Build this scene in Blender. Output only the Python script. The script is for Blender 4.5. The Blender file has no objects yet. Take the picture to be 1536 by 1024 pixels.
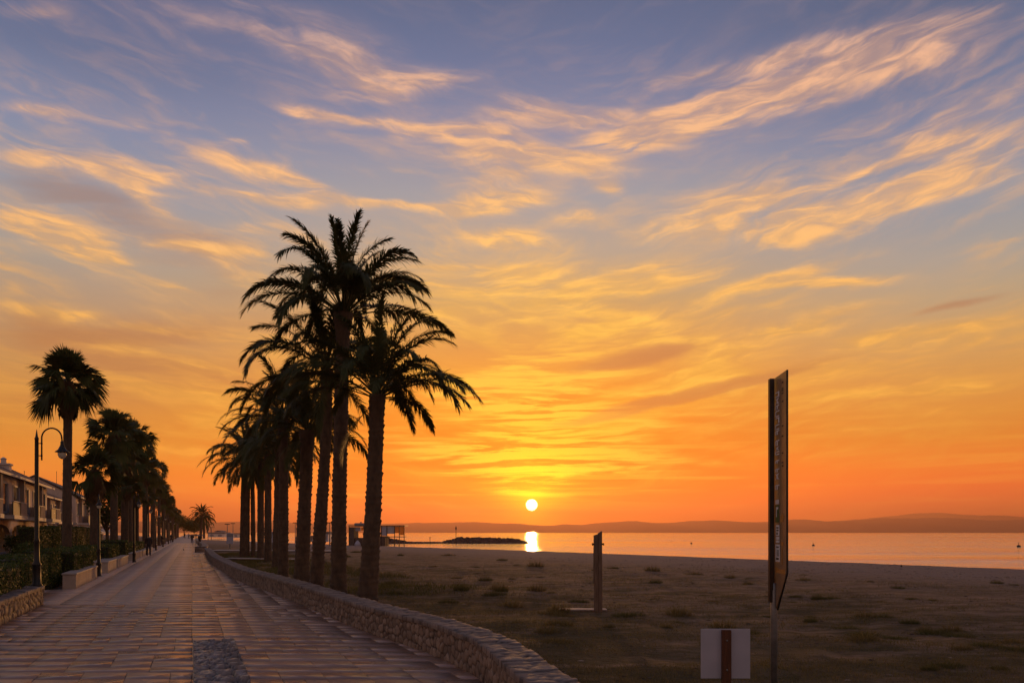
import bpy, math, random
import numpy as np
from mathutils import Vector, Matrix
R = math.radians
random.seed(7); rng = np.random.default_rng(11)
scene = bpy.context.scene
col = scene.collection
F, HZ, CX, CAMH = 1200.0, 798.0, 768.0, 2.05
def gp(px, py, z=0.0):
    """ground point (height z) that lies under a given sight line of the photograph"""
    Y = (CAMH - z) * F / (py - HZ); return ((px - CX) / F * Y, Y)
def px_at(px, Y): return (px - CX) / F * Y
def hz_at(py, Y): return CAMH + (HZ - py) / F * Y

# ------------------------------------------------------------------ objects
def tag(o, label=None, cat=None, group=None, kind=None):
    if label: o['label'] = label
    if cat: o['category'] = cat
    if group: o['group'] = group
    if kind: o['kind'] = kind
    return o
def empty(name, loc=(0, 0, 0), rz=0.0):
    o = bpy.data.objects.new(name, None); o.location = loc; o.rotation_euler = (0, 0, rz)
    o.empty_display_size = .2; col.objects.link(o); return o
def link(name, me, parent=None, m=None):
    o = bpy.data.objects.new(name, me); col.objects.link(o)
    if parent: o.parent = parent
    if m is not None: me.materials.append(m)
    return o
def copy_tree(o, parent=None):
    c = o.copy(); col.objects.link(c)
    if parent: c.parent = parent
    for ch in list(o.children): copy_tree(ch, c)
    return c

class MB:
    def __init__(s): s.v = []; s.f = []; s.c = []; s.mi = []
    def add(s, vs, fs, c=None, mi=0):
        b = len(s.v); s.v += [tuple(v) for v in vs]
        for f in fs: s.f.append([b + i for i in f]); s.c.append(c); s.mi.append(mi)
    def box(s, x0, x1, y0, y1, z0, z1, c=None, mi=0, bev=0.0):
        if bev:
            b = bev; vs = []
            for (z, i) in ((z0, b), (z0 + b, 0), (z1 - b, 0), (z1, b)):
                vs += [(x0 + i, y0 + i, z), (x1 - i, y0 + i, z), (x1 - i, y1 - i, z), (x0 + i, y1 - i, z)]
            fs = [(3, 2, 1, 0), (12, 13, 14, 15)]
            for k in range(3):
                for j in range(4): fs.append((4*k+j, 4*k+(j+1) % 4, 4*k+4+(j+1) % 4, 4*k+4+j))
            s.add(vs, fs, c, mi); return
        s.add([(x0,y0,z0),(x1,y0,z0),(x1,y1,z0),(x0,y1,z0),(x0,y0,z1),(x1,y0,z1),(x1,y1,z1),(x0,y1,z1)],
              [(3,2,1,0),(4,5,6,7),(0,1,5,4),(1,2,6,5),(2,3,7,6),(3,0,4,7)], c, mi)
    def lathe(s, prof, n=16, cx=0, cy=0, c=None, mi=0):
        vs = []
        for (r, z) in prof:
            for k in range(n):
                a = 2*math.pi*k/n; vs.append((cx + r*math.cos(a), cy + r*math.sin(a), z))
        fs = []
        for i in range(len(prof)-1):
            for k in range(n): fs.append((i*n+k, i*n+(k+1) % n, (i+1)*n+(k+1) % n, (i+1)*n+k))
        fs.append(tuple(range(n-1, -1, -1))); fs.append(tuple((len(prof)-1)*n+k for k in range(n)))
        s.add(vs, fs, c, mi)
    def tube(s, pts, rad, n=8, c=None, mi=0):
        pts = [Vector(p) for p in pts]; rads = rad if isinstance(rad, (list, tuple)) else [rad]*len(pts)
        vs = []; ref = None
        for i, p in enumerate(pts):
            d = (pts[min(i+1, len(pts)-1)] - pts[max(i-1, 0)]).normalized()
            if ref is None:
                ref = Vector((0, 0, 1)).cross(d)
                if ref.length < .05: ref = Vector((1, 0, 0)).cross(d)
            ref = (ref - d*ref.dot(d)).normalized(); b = d.cross(ref)
            for k in range(n):
                a = 2*math.pi*k/n; vs.append(p + (ref*math.cos(a) + b*math.sin(a))*rads[i])
        fs = [(i*n+k, i*n+(k+1) % n, (i+1)*n+(k+1) % n, (i+1)*n+k) for i in range(len(pts)-1) for k in range(n)]
        fs += [tuple(range(n-1, -1, -1)), tuple((len(pts)-1)*n+k for k in range(n))]
        s.add(vs, fs, c, mi)
    def prism(s, poly, y0, y1, axis='y', c=None, mi=0):
        """poly of (a,b): (x,z) extruded along y, or (y,z) along x"""
        n = len(poly)
        if axis == 'y': vs = [(a, y0, b) for a, b in poly] + [(a, y1, b) for a, b in poly]
        elif axis == 'x': vs = [(y0, a, b) for a, b in poly] + [(y1, a, b) for a, b in poly]
        else: vs = [(a, b, y0) for a, b in poly] + [(a, b, y1) for a, b in poly]
        fs = [tuple(range(n-1, -1, -1)), tuple(range(n, 2*n))] + [(i, (i+1) % n, n+(i+1) % n, n+i) for i in range(n)]
        s.add(vs, fs, c, mi)
    def mesh(s, name, mats=(), smooth=False):
        me = bpy.data.meshes.new(name); me.from_pydata(s.v, [], s.f)
        for m in mats: me.materials.append(m)
        if any(s.mi): me.polygons.foreach_set('material_index', s.mi)
        if any(c is not None for c in s.c):
            a = me.attributes.new('tone', 'FLOAT', 'FACE'); a.data.foreach_set('value', [0.5 if c is None else c for c in s.c])
        if smooth: me.polygons.foreach_set('use_smooth', [True]*len(me.polygons))
        import bmesh
        if len(s.f) < 40000:
            bm = bmesh.new(); bm.from_mesh(me); bmesh.ops.recalc_face_normals(bm, faces=bm.faces); bm.to_mesh(me); bm.free()
        me.update(); return me
    def build(s, name, m, parent=None, smooth=False, loc=None):
        o = link(name, s.mesh(name, m if isinstance(m, (list, tuple)) else [m], smooth), parent)
        if loc: o.location = loc
        return o

def np_mesh(name, V, polys, mats=(), attrs=None, smooth=False):
    """V (n,3); polys list of int arrays (m,k). attrs {name: (domain, array)}"""
    me = bpy.data.meshes.new(name); me.vertices.add(len(V)); me.vertices.foreach_set('co', np.asarray(V, np.float32).ravel())
    loops = np.concatenate([p.ravel() for p in polys]).astype(np.int32)
    tot = np.concatenate([np.full(len(p), p.shape[1]) for p in polys]).astype(np.int32)
    st = np.concatenate([[0], np.cumsum(tot)[:-1]]).astype(np.int32)
    me.loops.add(len(loops)); me.loops.foreach_set('vertex_index', loops)
    me.polygons.add(len(tot)); me.polygons.foreach_set('loop_start', st); me.polygons.foreach_set('loop_total', tot)
    for m in mats: me.materials.append(m)
    for k, (dom, arr) in (attrs or {}).items():
        a = me.attributes.new(k, 'FLOAT', dom); a.data.foreach_set('value', np.asarray(arr, np.float32).ravel())
    if smooth: me.polygons.foreach_set('use_smooth', np.ones(len(tot), bool))
    me.update(calc_edges=True); me.validate(); return me

# numpy value noise
def _h(ix, iy, s):
    n = (ix.astype(np.int64)*374761393 + iy.astype(np.int64)*668265263 + s*974634777) & 0x7fffffff
    n = ((n ^ (n >> 13))*1274126177) & 0x7fffffff
    return ((n ^ (n >> 16)) & 0xffff)/65535.0
def vnoise(x, y, s=0):
    x = np.asarray(x, float); y = np.asarray(y, float)
    ix = np.floor(x); iy = np.floor(y); fx = x-ix; fy = y-iy; fx = fx*fx*(3-2*fx); fy = fy*fy*(3-2*fy)
    a = _h(ix, iy, s); b = _h(ix+1, iy, s); c = _h(ix, iy+1, s); d = _h(ix+1, iy+1, s)
    return (a+(b-a)*fx)*(1-fy) + (c+(d-c)*fx)*fy
def fbm(x, y, s=0, o=4):
    t = 0; a = .5; tot = 0
    for k in range(o): t = t + a*vnoise(np.asarray(x)*2**k, np.asarray(y)*2**k, s+k); tot += a; a *= .5
    return t/tot

# ------------------------------------------------------------------ materials
class NT:
    def __init__(s, tree): s.t = tree; s.n = tree.nodes; s.l = tree.links
    def new(s, ty, **kw):
        n = s.n.new(ty)
        for k, v in kw.items(): setattr(n, k, v)
        return n
    def put(s, sock, v):
        if hasattr(v, 'is_output') or hasattr(v, 'links'): s.l.new(v, sock)
        elif v is not None: sock.default_value = v
    def m(s, op, a, b=None, c=None, clamp=False):
        n = s.new('ShaderNodeMath', operation=op); n.use_clamp = clamp
        for i, v in enumerate((a, b, c)):
            if v is not None: s.put(n.inputs[i], v)
        return n.outputs[0]
    def v(s, op, a, b=None, out=0):
        n = s.new('ShaderNodeVectorMath', operation=op); s.put(n.inputs[0], a)
        if b is not None: s.put(n.inputs[1], b)
        return n.outputs[out]
    def scale(s, a, k):
        n = s.new('ShaderNodeVectorMath', operation='SCALE'); s.put(n.inputs[0], a); s.put(n.inputs[3], k); return n.outputs[0]
    def mix(s, f, a, b, blend='MIX'):
        n = s.new('ShaderNodeMix', data_type='RGBA', blend_type=blend); s.put(n.inputs[0], f)
        for i, v in ((6, a), (7, b)):
            if isinstance(v, tuple) and len(v) == 3: v = (*v, 1)
            s.put(n.inputs[i], v)
        return n.outputs[2]
    def ss(s, x, a, b):
        n = s.new('ShaderNodeMapRange', interpolation_type='SMOOTHSTEP'); s.put(n.inputs[0], x); s.put(n.inputs[1], a); s.put(n.inputs[2], b); return n.outputs[0]
    def lin(s, x, a, b, c=0., d=1.):
        n = s.new('ShaderNodeMapRange'); s.put(n.inputs[0], x)
        for i, v in enumerate((a, b, c, d)): s.put(n.inputs[i+1], v)
        return n.outputs[0]
    def noise(s, vec, sc=5., det=3., rough=.5, dist=0., out=0):
        n = s.new('ShaderNodeTexNoise'); s.put(n.inputs['Vector'], vec); s.put(n.inputs['Scale'], sc); s.put(n.inputs['Detail'], det)
        s.put(n.inputs['Roughness'], rough); s.put(n.inputs['Distortion'], dist); return n.outputs[out]
    def map(s, vec, loc=(0,0,0), rot=(0,0,0), sc=(1,1,1), ty='POINT'):
        n = s.new('ShaderNodeMapping', vector_type=ty); s.put(n.inputs[0], vec); n.inputs[1].default_value = loc; n.inputs[2].default_value = rot; n.inputs[3].default_value = sc; return n.outputs[0]
    def ramp(s, x, stops):
        n = s.new('ShaderNodeValToRGB'); s.put(n.inputs[0], x); e = n.color_ramp.elements
        while len(e) < len(stops): e.new(.5)
        for el, (p, c) in zip(e, stops): el.position = p; el.color = (*c, 1)
        return n.outputs[0]
    def attr(s, name): return s.new('ShaderNodeAttribute', attribute_name=name).outputs['Fac']
def base_mat(name):
    m = bpy.data.materials.new(name); m.use_nodes = True; t = NT(m.node_tree); return m, t, t.n['Principled BSDF']
def mat(name, c1, c2=None, rough=.7, scale=6., det=4., bump=0., bscale=None, metal=0., spec=.5, tone=0., stretch=(1,1,1), rvar=0., bdist=.02):
    """surface colour varied between c1 and c2 by noise, per-face 'tone' variation, bump"""
    m, t, b = base_mat(name); c2 = c2 or tuple(x*.75 for x in c1)
    tc = t.new('ShaderNodeTexCoord').outputs['Object']; vec = t.map(tc, sc=stretch)
    n = t.noise(vec, scale, det, .6)
    f = t.ss(n, .3, .7); c = t.mix(f, c1, c2)
    if tone:
        k = t.lin(t.attr('tone'), 0., 1., 1-tone, 1+tone); c = t.v('SCALE', c) if False else t.scale(c, k)
    t.put(b.inputs['Base Color'], c); b.inputs['Metallic'].default_value = metal; b.inputs['Specular IOR Level'].default_value = spec
    if rvar: t.put(b.inputs['Roughness'], t.lin(n, .3, .7, rough-rvar, rough+rvar))
    else: b.inputs['Roughness'].default_value = rough
    if bump:
        bn = t.new('ShaderNodeBump'); bn.inputs['Strength'].default_value = bump; bn.inputs['Distance'].default_value = bdist
        t.put(bn.inputs['Height'], t.noise(vec, bscale or scale*4, 4., .65)); t.put(b.inputs['Normal'], bn.outputs[0])
    return m
def leaf_mat(name, c1, c2, rough=.55, trans=.25, tone=.35):
    m, t, b = base_mat(name)
    c = t.mix(t.attr('tone'), c1, c2); t.put(b.inputs['Base Color'], c); b.inputs['Roughness'].default_value = rough
    b.inputs['Specular IOR Level'].default_value = .12
    tr = t.new('ShaderNodeBsdfTranslucent'); t.put(tr.inputs[0], c)
    mx = t.new('ShaderNodeMixShader'); mx.inputs[0].default_value = trans
    t.l.new(b.outputs[0], mx.inputs[1]); t.l.new(tr.outputs[0], mx.inputs[2]); t.l.new(mx.outputs[0], t.n['Material Output'].inputs[0]); return m

M = dict(
    trunk=mat('palm_bark', (.115,.072,.042), (.06,.038,.024), .9, 5, 5, .5, 30, stretch=(1,1,.5)),
    frond=leaf_mat('date_frond', (.055,.072,.022), (.10,.098,.032)),
    fan=leaf_mat('fan_frond', (.050,.070,.020), (.092,.098,.030)),
    dead=leaf_mat('dead_frond', (.16,.10,.05), (.09,.055,.03), .8, .15),
    hedge=leaf_mat('hedge_leaf', (.042,.070,.016), (.090,.118,.026), .5, .2),
    hedge_core=mat('hedge_core', (.018,.024,.010), (.01,.014,.006), .9),
    grass=leaf_mat('dry_grass', (.13,.105,.036), (.22,.165,.065), .7, .35),
    weed=leaf_mat('green_weed', (.075,.082,.024), (.15,.13,.045), .7, .35),
    iron=mat('painted_iron', (.012,.011,.011), (.02,.018,.017), .42, 9, 3, .08, 40, spec=.35),
    glass_lamp=mat('lamp_glass', (.72,.64,.5), (.6,.52,.4), .2, 4),
    steel=mat('galvanised_steel', (.26,.25,.25), (.17,.165,.165), .45, 8, 3, .1, 50, metal=.6),
    wood=mat('weathered_post_wood', (.21,.13,.085), (.11,.068,.045), .8, 5, 5, .4, 12, stretch=(8,8,.6)),
    rust=mat('reddish_post_wood', (.13,.042,.014), (.07,.022,.008), .75, 5, 5, .4, 12, stretch=(8,8,.6)),
    plank=mat('pale_plank', (.42,.33,.28), (.3,.22,.19), .6, 5, 4, .2, 16, stretch=(1,6,6)),
    board=mat('white_board', (.45,.43,.50), (.39,.375,.435), .5, 2.2, 5, .03, 60),
    plaster=mat('cream_plaster', (.80,.60,.46), (.70,.52,.40), .85, 1.2, 5, .15, 40),
    plaster2=mat('grey_plaster', (.72,.57,.48), (.62,.49,.41), .85, 1.2, 5, .15, 40),
    parapet=mat('ochre_parapet', (.40,.28,.20), (.33,.23,.165), .85, 1.2, 5, .1, 40),
    dark_panel=mat('dark_balcony_screen', (.075,.065,.06), (.05,.045,.04), .6, 5),
    roof=None, slate=None,
    pane=mat('window_pane', (.05,.05,.06), (.03,.03,.035), .12, 1.5, spec=.7),
    shutter=mat('grey_shutter', (.30,.27,.28), (.24,.22,.23), .6, 3),
    frame=mat('pale_frame', (.55,.48,.42), (.46,.4,.35), .6, 4),
    awning=mat('pale_awning', (.60,.53,.50), (.5,.44,.42), .75, 3),
    door=mat('dark_wood_door', (.07,.045,.03), (.05,.03,.02), .6, 4, stretch=(6,6,1)),
    rock=mat('breakwater_rock', (.085,.06,.048), (.05,.036,.03), .9, 1.3, 5, .8, 5, tone=.4, bdist=.15),
    skin=mat('skin', (.42,.27,.2), (.36,.22,.16), .55, 12), hair=mat('hair', (.03,.02,.015), None, .6, 30),
    navy=mat('navy_jacket', (.022,.023,.03), (.014,.015,.02), .8, 14, 4, .3, 50), jeans=mat('blue_jeans', (.035,.038,.055), (.022,.025,.036), .85, 14, 4, .2, 90),
    shirt=mat('pale_shirt', (.36,.33,.33), (.28,.26,.27), .8, 14), black=mat('black_clothes', (.015,.015,.017), None, .8, 14),
    bird=mat('pigeon_grey', (.09,.09,.10), (.05,.05,.06), .6, 40),
    soil=mat('garden_soil', (.075,.055,.038), (.045,.034,.024), .95, 1.5, 5, .6, 14),
    planter=mat('planter_render', (.46,.35,.27), (.36,.27,.21), .85, 1.6, 6, .25, 35),
    cap=mat('planter_cap', (.40,.33,.29), (.31,.26,.23), .7, 2.5, 6, .2, 30),
    path=mat('pale_path', (.36,.30,.26), (.29,.24,.21), .85, 2, 5, .3, 30),
    bar_glass=None,
)
def tile_mat(name, c1, c2):
    m, t, b = base_mat(name); tc = t.new('ShaderNodeTexCoord').outputs['Object']
    w = t.new('ShaderNodeTexWave', wave_type='BANDS', bands_direction='Y'); t.put(w.inputs['Vector'], tc); w.inputs['Scale'].default_value = 1.4; w.inputs['Distortion'].default_value = .4
    w2 = t.new('ShaderNodeTexWave', wave_type='BANDS', bands_direction='X'); t.put(w2.inputs['Vector'], tc); w2.inputs['Scale'].default_value = .9; w2.inputs['Distortion'].default_value = .6
    n = t.noise(tc, 2.5, 5, .65)
    t.put(b.inputs['Base Color'], t.mix(t.ss(n, .3, .7), c1, c2)); b.inputs['Roughness'].default_value = .8
    bn = t.new('ShaderNodeBump'); bn.inputs['Strength'].default_value = .8; bn.inputs['Distance'].default_value = .08
    t.put(bn.inputs['Height'], t.m('ADD', w.outputs['Fac'], t.m('MULTIPLY', w2.outputs['Fac'], .4))); t.put(b.inputs['Normal'], bn.outputs[0]); return m
M['roof'] = tile_mat('clay_tiles', (.20,.10,.065), (.12,.065,.045)); M['slate'] = tile_mat('grey_tiles', (.15,.13,.13), (.10,.09,.09))
def bar_glass():
    m, t, b = base_mat('amber_screen'); b.inputs['Base Color'].default_value = (.75,.42,.16,1); b.inputs['Roughness'].default_value = .4
    tr = t.new('ShaderNodeBsdfTranslucent'); tr.inputs[0].default_value = (.85,.5,.18,1)
    mx = t.new('ShaderNodeMixShader'); mx.inputs[0].default_value = .75
    t.l.new(b.outputs[0], mx.inputs[1]); t.l.new(tr.outputs[0], mx.inputs[2]); t.l.new(mx.outputs[0], t.n['Material Output'].inputs[0]); return m
M['bar_glass'] = bar_glass()

# ------------------------------------------------------------------ camera, sun
cam = bpy.data.cameras.new('camera'); co = bpy.data.objects.new('camera', cam); col.objects.link(co)
co.location = (0, 0, CAMH); co.rotation_euler = (R(90), 0, 0)
cam.sensor_width = 36; cam.lens = F/1536*36; cam.shift_y = (HZ-512)/1536; cam.clip_end = 40000; cam.clip_start = .05
scene.camera = co
SUN_EL, SUN_AZ = math.degrees(math.atan(41/1200)), math.degrees(math.atan(29.5/1200))
sd = Vector((math.sin(R(SUN_AZ))*math.cos(R(SUN_EL)), math.cos(R(SUN_AZ))*math.cos(R(SUN_EL)), math.sin(R(SUN_EL))))
sl = bpy.data.lights.new('sun', 'SUN'); so = bpy.data.objects.new('sun', sl); col.objects.link(so)
sl.energy = 2.6; sl.color = (1, .45, .13); sl.angle = R(.53)
so.rotation_euler = sd.to_track_quat('Z', 'Y').to_euler(); so.location = (0, 0, 60)
vs = scene.view_settings; vs.view_transform = 'Standard'; vs.look = 'None'; vs.exposure = 0; vs.gamma = 1

# ------------------------------------------------------------------ sky
def lin(h):
    o = []
    for i in (0, 2, 4):
        c = int(h[i:i+2], 16)/255; o.append(c/12.92 if c <= .04045 else ((c+.055)/1.055)**2.4)
    return tuple(o)
def azel(px, py):
    x, y, z = (px-CX)/F, 1.0, (HZ-py)/F
    return math.degrees(math.atan2(x, y)), math.degrees(math.atan2(z, math.hypot(x, y)))
world = bpy.data.worlds.new('World'); scene.world = world; world.use_nodes = True
W = NT(world.node_tree); bg = W.n['Background']
tcg = W.new('ShaderNodeTexCoord').outputs['Generated']; sx = W.new('ShaderNodeSeparateXYZ'); W.put(sx.inputs[0], tcg)
DEG = 57.29578
el = W.m('MULTIPLY', W.m('ARCSINE', sx.outputs[2]), DEG); az = W.m('MULTIPLY', W.m('ARCTAN2', sx.outputs[0], sx.outputs[1]), DEG)
cb = W.new('ShaderNodeCombineXYZ'); W.put(cb.inputs[0], az); W.put(cb.inputs[1], el); P = cb.outputs[0]
def rampy(stops, ex=1.0):
    """(photo row, hex) -> ramp over elevation -6..66"""
    s = sorted(((math.degrees(math.atan((HZ-y)/(F*ex)))+6)/72 if isinstance(y, (int, float)) else (float(y[1:])+6)/72, lin(h)) for y, h in stops)
    return W.ramp(W.lin(el, -6, 66), s)
top = [('e45', '4f5f88'), ('e66', '455479')]
base_c = rampy([(0,'546c90'),(100,'647ba0'),(200,'8391ae'),(300,'a0a6ac'),(380,'b6ac9a'),(450,'c9a973'),(500,'d9a35c'),(560,'ec9f3e'),(600,'f69626'),(650,'fb8c10'),(700,'fc7c04'),(740,'fb6e04'),(770,'f65c0a'),(798,'ea4e12')] + top)
base_r = rampy([(0,'506788'),(100,'5f7698'),(200,'778aa9'),(300,'8f9eae'),(400,'aba9a0'),(450,'bdab8c'),(500,'cfa974'),(560,'e0a55a'),(620,'ee9e42'),(660,'f49232'),(700,'f67e2a'),(730,'f26a2a'),(765,'e05a30'),(798,'cc5238')] + top, 1.1)
base_l = rampy([(0,'5d6e92'),(100,'64789a'),(200,'8091b0'),(300,'98a1ae'),(400,'aca69a'),(480,'bc9e7c'),(560,'d09c5c'),(620,'e29c46'),(660,'ee9b38'),(700,'f6922c'),(740,'f68228'),(770,'ee702c'),(798,'de6230')] + top, 1.1)
base_b = W.ramp(W.lin(el, -6, 66), [((e+6)/72, c) for e, c in ((-6,(.2,.14,.11)),(0,(.38,.23,.16)),(8,(.46,.29,.21)),(16,(.40,.28,.24)),(30,(.27,.23,.26)),(50,(.17,.185,.25)),(66,(.12,.14,.21)))])
fr = W.ss(az, 4, 30); fl = W.ss(W.m('MULTIPLY', az, -1), 6, 30); fb = W.ss(W.m('ABSOLUTE', az), 48, 125)
sky = W.mix(fr, base_c, base_r); sky = W.mix(fl, sky, base_l); sky = W.mix(fb, sky, base_b)

# cloud coordinates, warped so that edges turn wispy
wn = W.noise(W.map(P, sc=(.055, .16, 1)), 1.0, 4, .55, out=1)
wn2 = W.noise(W.map(P, sc=(.35, .9, 1)), 1.0, 4, .6, out=1)
Pw = W.v('ADD', W.v('ADD', P, W.v('MULTIPLY', W.v('SUBTRACT', wn, (.5,.5,.5)), (2.6, 1.3, 0))), W.v('MULTIPLY', W.v('SUBTRACT', wn2, (.5,.5,.5)), (.9, .5, 0)))
def field(strokes):
    global Pw
    acc = None
    for i, (x1, y1, x2, y2, w, k) in enumerate(strokes):
        if i % 8 == 7: Pw = W.v('ADD', Pw, W.scale((1e-9, 0, 0), acc))   # keeps the node stack short
        a1, e1 = azel(x1, y1); a2, e2 = azel(x2, y2); L = math.hypot(a2-a1, e2-e1)
        mp = W.map(Pw, ((a1+a2)/2, (e1+e2)/2, 0), (0, 0, math.atan2(e2-e1, a2-a1)), (max(L*.62, .5), w/F*DEG*1.3, 1), 'TEXTURE')
        g = W.m('POWER', .36788, W.v('DOT_PRODUCT', mp, mp, 1)); acc = W.m('MULTIPLY', g, k) if acc is None else W.m('MULTIPLY_ADD', g, k, acc)
    Pw = W.v('ADD', Pw, W.scale((1e-9, 0, 0), acc)); return acc
def streak(angle, along, across, det=7., rough=.6, dist=.35, seed=0, src=None):
    v = W.map(src or P, (seed*13.7, seed*7.3, seed*3.1), (0, 0, R(-angle)), (1, 1, 1)); v = W.v('MULTIPLY', v, (along, across, 1)); return W.noise(v, 1., det, rough, dist)
right = [(880,222,1010,186,15,1.),(960,200,1090,165,15,.9),(1000,190,1150,142,16,1.1),(1100,152,1300,105,21,.95),(1250,112,1450,86,18,.75),(1000,124,1150,92,8,.8),(1120,95,1300,55,9,.6),(1300,50,1536,8,9,.55),(1180,75,1400,60,16,.25),
  (1250,272,1390,226,5,.75),(1380,226,1536,172,8,.85),(1350,205,1536,130,20,.35),(1400,230,1536,205,10,.5),(1330,200,1420,228,9,.35),
  (1010,325,1100,300,12,.8),(1080,306,1190,286,12,.85),(1090,338,1250,312,13,.65),(1230,316,1400,284,14,.95),(1380,284,1536,256,14,.95),(1300,282,1536,232,9,.45),(960,352,1180,340,12,.4),(1290,345,1130,362,10,.3),
  (1090,436,1200,412,6,.7),(1150,424,1320,416,6,1.),(1110,426,1310,376,8,.45),(820,450,900,432,8,.9),(880,430,1010,396,11,1.),(900,442,1040,414,7,.8),(740,408,850,412,9,.7),(690,442,810,430,8,.6),
  (830,503,930,486,8,.9),(900,470,985,482,7,.8),(1060,478,1120,455,6,.6),(1150,496,1250,486,6,.8),(1240,522,1340,498,8,.6),(1320,500,1480,482,8,.8),(930,506,1080,516,8,.6),
  (890,602,1040,566,10,1.),(1000,580,1110,560,8,.7),(1130,560,1300,545,7,.5),(1180,596,1420,586,6,.6),(1400,588,1536,574,6,.6),(1000,622,1200,620,5,.6),(1200,640,1330,650,7,.5),(1350,625,1536,610,6,.5),(1180,690,1330,676,5,.4),(1300,525,1536,500,7,.5),(1010,690,1130,700,5,.4),
  (1340,515,1500,480,8,.4)]
left = [(0,232,90,236,8,.9),(70,240,200,246,10,.95),(150,262,268,270,9,.9),(190,278,266,322,10,.9),(0,318,90,342,15,1.1),(60,346,170,364,12,1.),(100,374,215,394,7,.95),(230,366,330,372,7,.6),(340,374,400,376,5,.5),
  (230,15,420,40,22,.28),(380,45,560,85,26,.36),(470,90,610,122,24,.5),(560,128,680,124,10,.75),(600,105,740,135,12,.35),(520,140,600,150,8,.3),(700,160,860,150,12,.3),
  (420,160,486,176,7,.8),(470,174,575,188,4,.8),(600,194,750,204,8,1.05),(690,222,790,236,8,.95),(760,232,910,252,11,1.4),(740,178,900,176,10,.55),(860,190,960,170,9,.6),
  (290,228,370,246,8,.6),(320,212,380,208,5,.4),(360,244,440,262,9,.75),(428,264,520,300,8,.95),(500,297,690,313,4,1.),(306,278,400,296,5,.85),(390,297,470,302,8,.8),(660,318,800,296,9,.95),(700,300,790,305,14,.4),(700,352,810,356,9,.75),(720,272,810,264,8,.5),
  (0,155,60,160,5,.5),(50,156,120,170,7,.65),(100,176,300,192,12,.2),(0,14,90,6,8,.5),(320,336,430,340,6,.7),(895,282,935,296,8,.8),(830,332,885,328,7,.5),(420,352,485,362,8,.6),(240,420,300,440,6,.3),
  (0,456,100,474,7,.8),(180,484,290,496,5,.75),(0,428,40,434,6,.5),(60,450,90,452,4,.4),(90,468,150,470,5,.5),(130,516,230,526,5,.6),(270,545,370,566,9,.6),(130,580,330,600,9,.5),(240,625,360,640,9,.6),(0,540,110,560,7,.4),(230,590,350,600,6,.6),(0,640,60,650,8,.5),(250,670,330,680,6,.5),(620,395,760,396,4,.6),(630,480,690,470,6,.4),(690,500,760,520,9,.5),(680,545,780,560,9,.5)]
right += [(700,420,860,400,16,.5),(760,470,900,450,16,.5),(720,500,840,470,14,.45),(860,545,1000,500,16,.5),(1000,560,1180,520,14,.4),(1180,470,1340,445,14,.35),(1000,470,1100,430,14,.4),(940,350,1060,330,14,.35),(1150,360,1300,330,12,.35),(1060,520,1300,470,14,.4),(1250,590,1500,560,12,.4),(1000,600,1250,560,14,.45)]
left += [(300,380,420,420,22,.45),(100,400,260,440,16,.3),(250,470,400,500,18,.4),(60,500,260,540,22,.4),(300,600,420,640,18,.4),(580,400,700,430,16,.4),(620,470,740,480,16,.45),(580,540,700,560,18,.4),(200,650,330,700,16,.45),(0,590,140,610,16,.4),(640,230,760,260,14,.35),(800,300,920,340,14,.4),(730,360,860,380,12,.4)]
sunc = [(710,640,890,636,30,1.1),(740,594,900,600,20,.85),(700,690,890,684,22,1.),(750,730,850,728,12,.8),(640,600,760,560,20,.55),(840,560,960,540,20,.5),(900,650,1010,640,16,.5),(700,545,860,530,22,.5),(560,660,700,690,22,.4),(900,700,1050,690,16,.4)]
dark2 = [(0,505,220,545,16,.6),(160,480,400,500,10,.5),(30,590,300,600,14,.5),(250,540,420,585,12,.5),(0,640,140,650,10,.35),(180,380,330,400,10,.4),(870,552,1010,524,8,1.),(925,545,1000,530,9,.8),(900,622,1050,584,7,1.),(1030,592,1200,556,6,.9),(960,606,1120,572,5,.6),(1380,466,1500,440,5,.7),(820,640,960,618,6,.5),(300,440,400,436,8,.4),(120,500,300,512,9,.5),(0,470,110,492,10,.6),(120,292,250,330,12,.6)]
dark = [(0,262,170,292,20,.6),(90,290,250,332,20,.6),(200,345,385,372,24,.5),(300,385,400,420,22,.35),(0,486,200,520,26,.8),(100,500,390,494,16,.55),(0,560,330,570,34,.55),(0,610,160,620,20,.5),(180,540,380,580,16,.5),(200,470,380,470,12,.35),
  (880,552,1010,526,9,1.),(930,542,1070,516,7,.6),(900,618,1050,582,8,.9),(1040,588,1190,556,7,.8),(1160,560,1280,530,6,.5),(1380,466,1500,440,5,.6),(1130,470,1200,460,8,.2),(690,560,790,575,9,.5),(680,520,740,510,9,.5),(860,640,960,615,9,.5),(1100,520,1180,508,7,.4),(560,560,700,610,16,.35)]
Pq = W.v('ADD', W.v('ADD', P, W.v('MULTIPLY', W.v('SUBTRACT', wn, (.5,.5,.5)), (6., 4., 0))), W.v('MULTIPLY', W.v('SUBTRACT', wn2, (.5,.5,.5)), (.9, .45, 0)))
nR = streak(13, .15, .75, seed=1, dist=.5, src=Pq); fR = streak(7, .26, 1.5, seed=11, det=6, rough=.56, dist=.4, src=Pq)
nL = streak(-10, .16, .75, seed=2, dist=.5, src=Pq); fL = streak(-7, .30, 1.5, seed=12, det=6, rough=.56, dist=.4, src=Pq)
nH = streak(1, .13, 1.7, seed=3, det=8, rough=.62, dist=.5); nD = streak(6, .1, .9, seed=4)
def alpha(D, n, f, gain=1.):
    """wisps: a soft body broken into fine parallel fibres"""
    body = W.ss(W.m('MULTIPLY', D, W.lin(n, .32, .66, .45, 1.75)), .03, 1.15); fib = W.ss(f, .34, .68)
    return W.m('MULTIPLY', body, W.m('MULTIPLY_ADD', fib, .54, .48), None), fib
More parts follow.
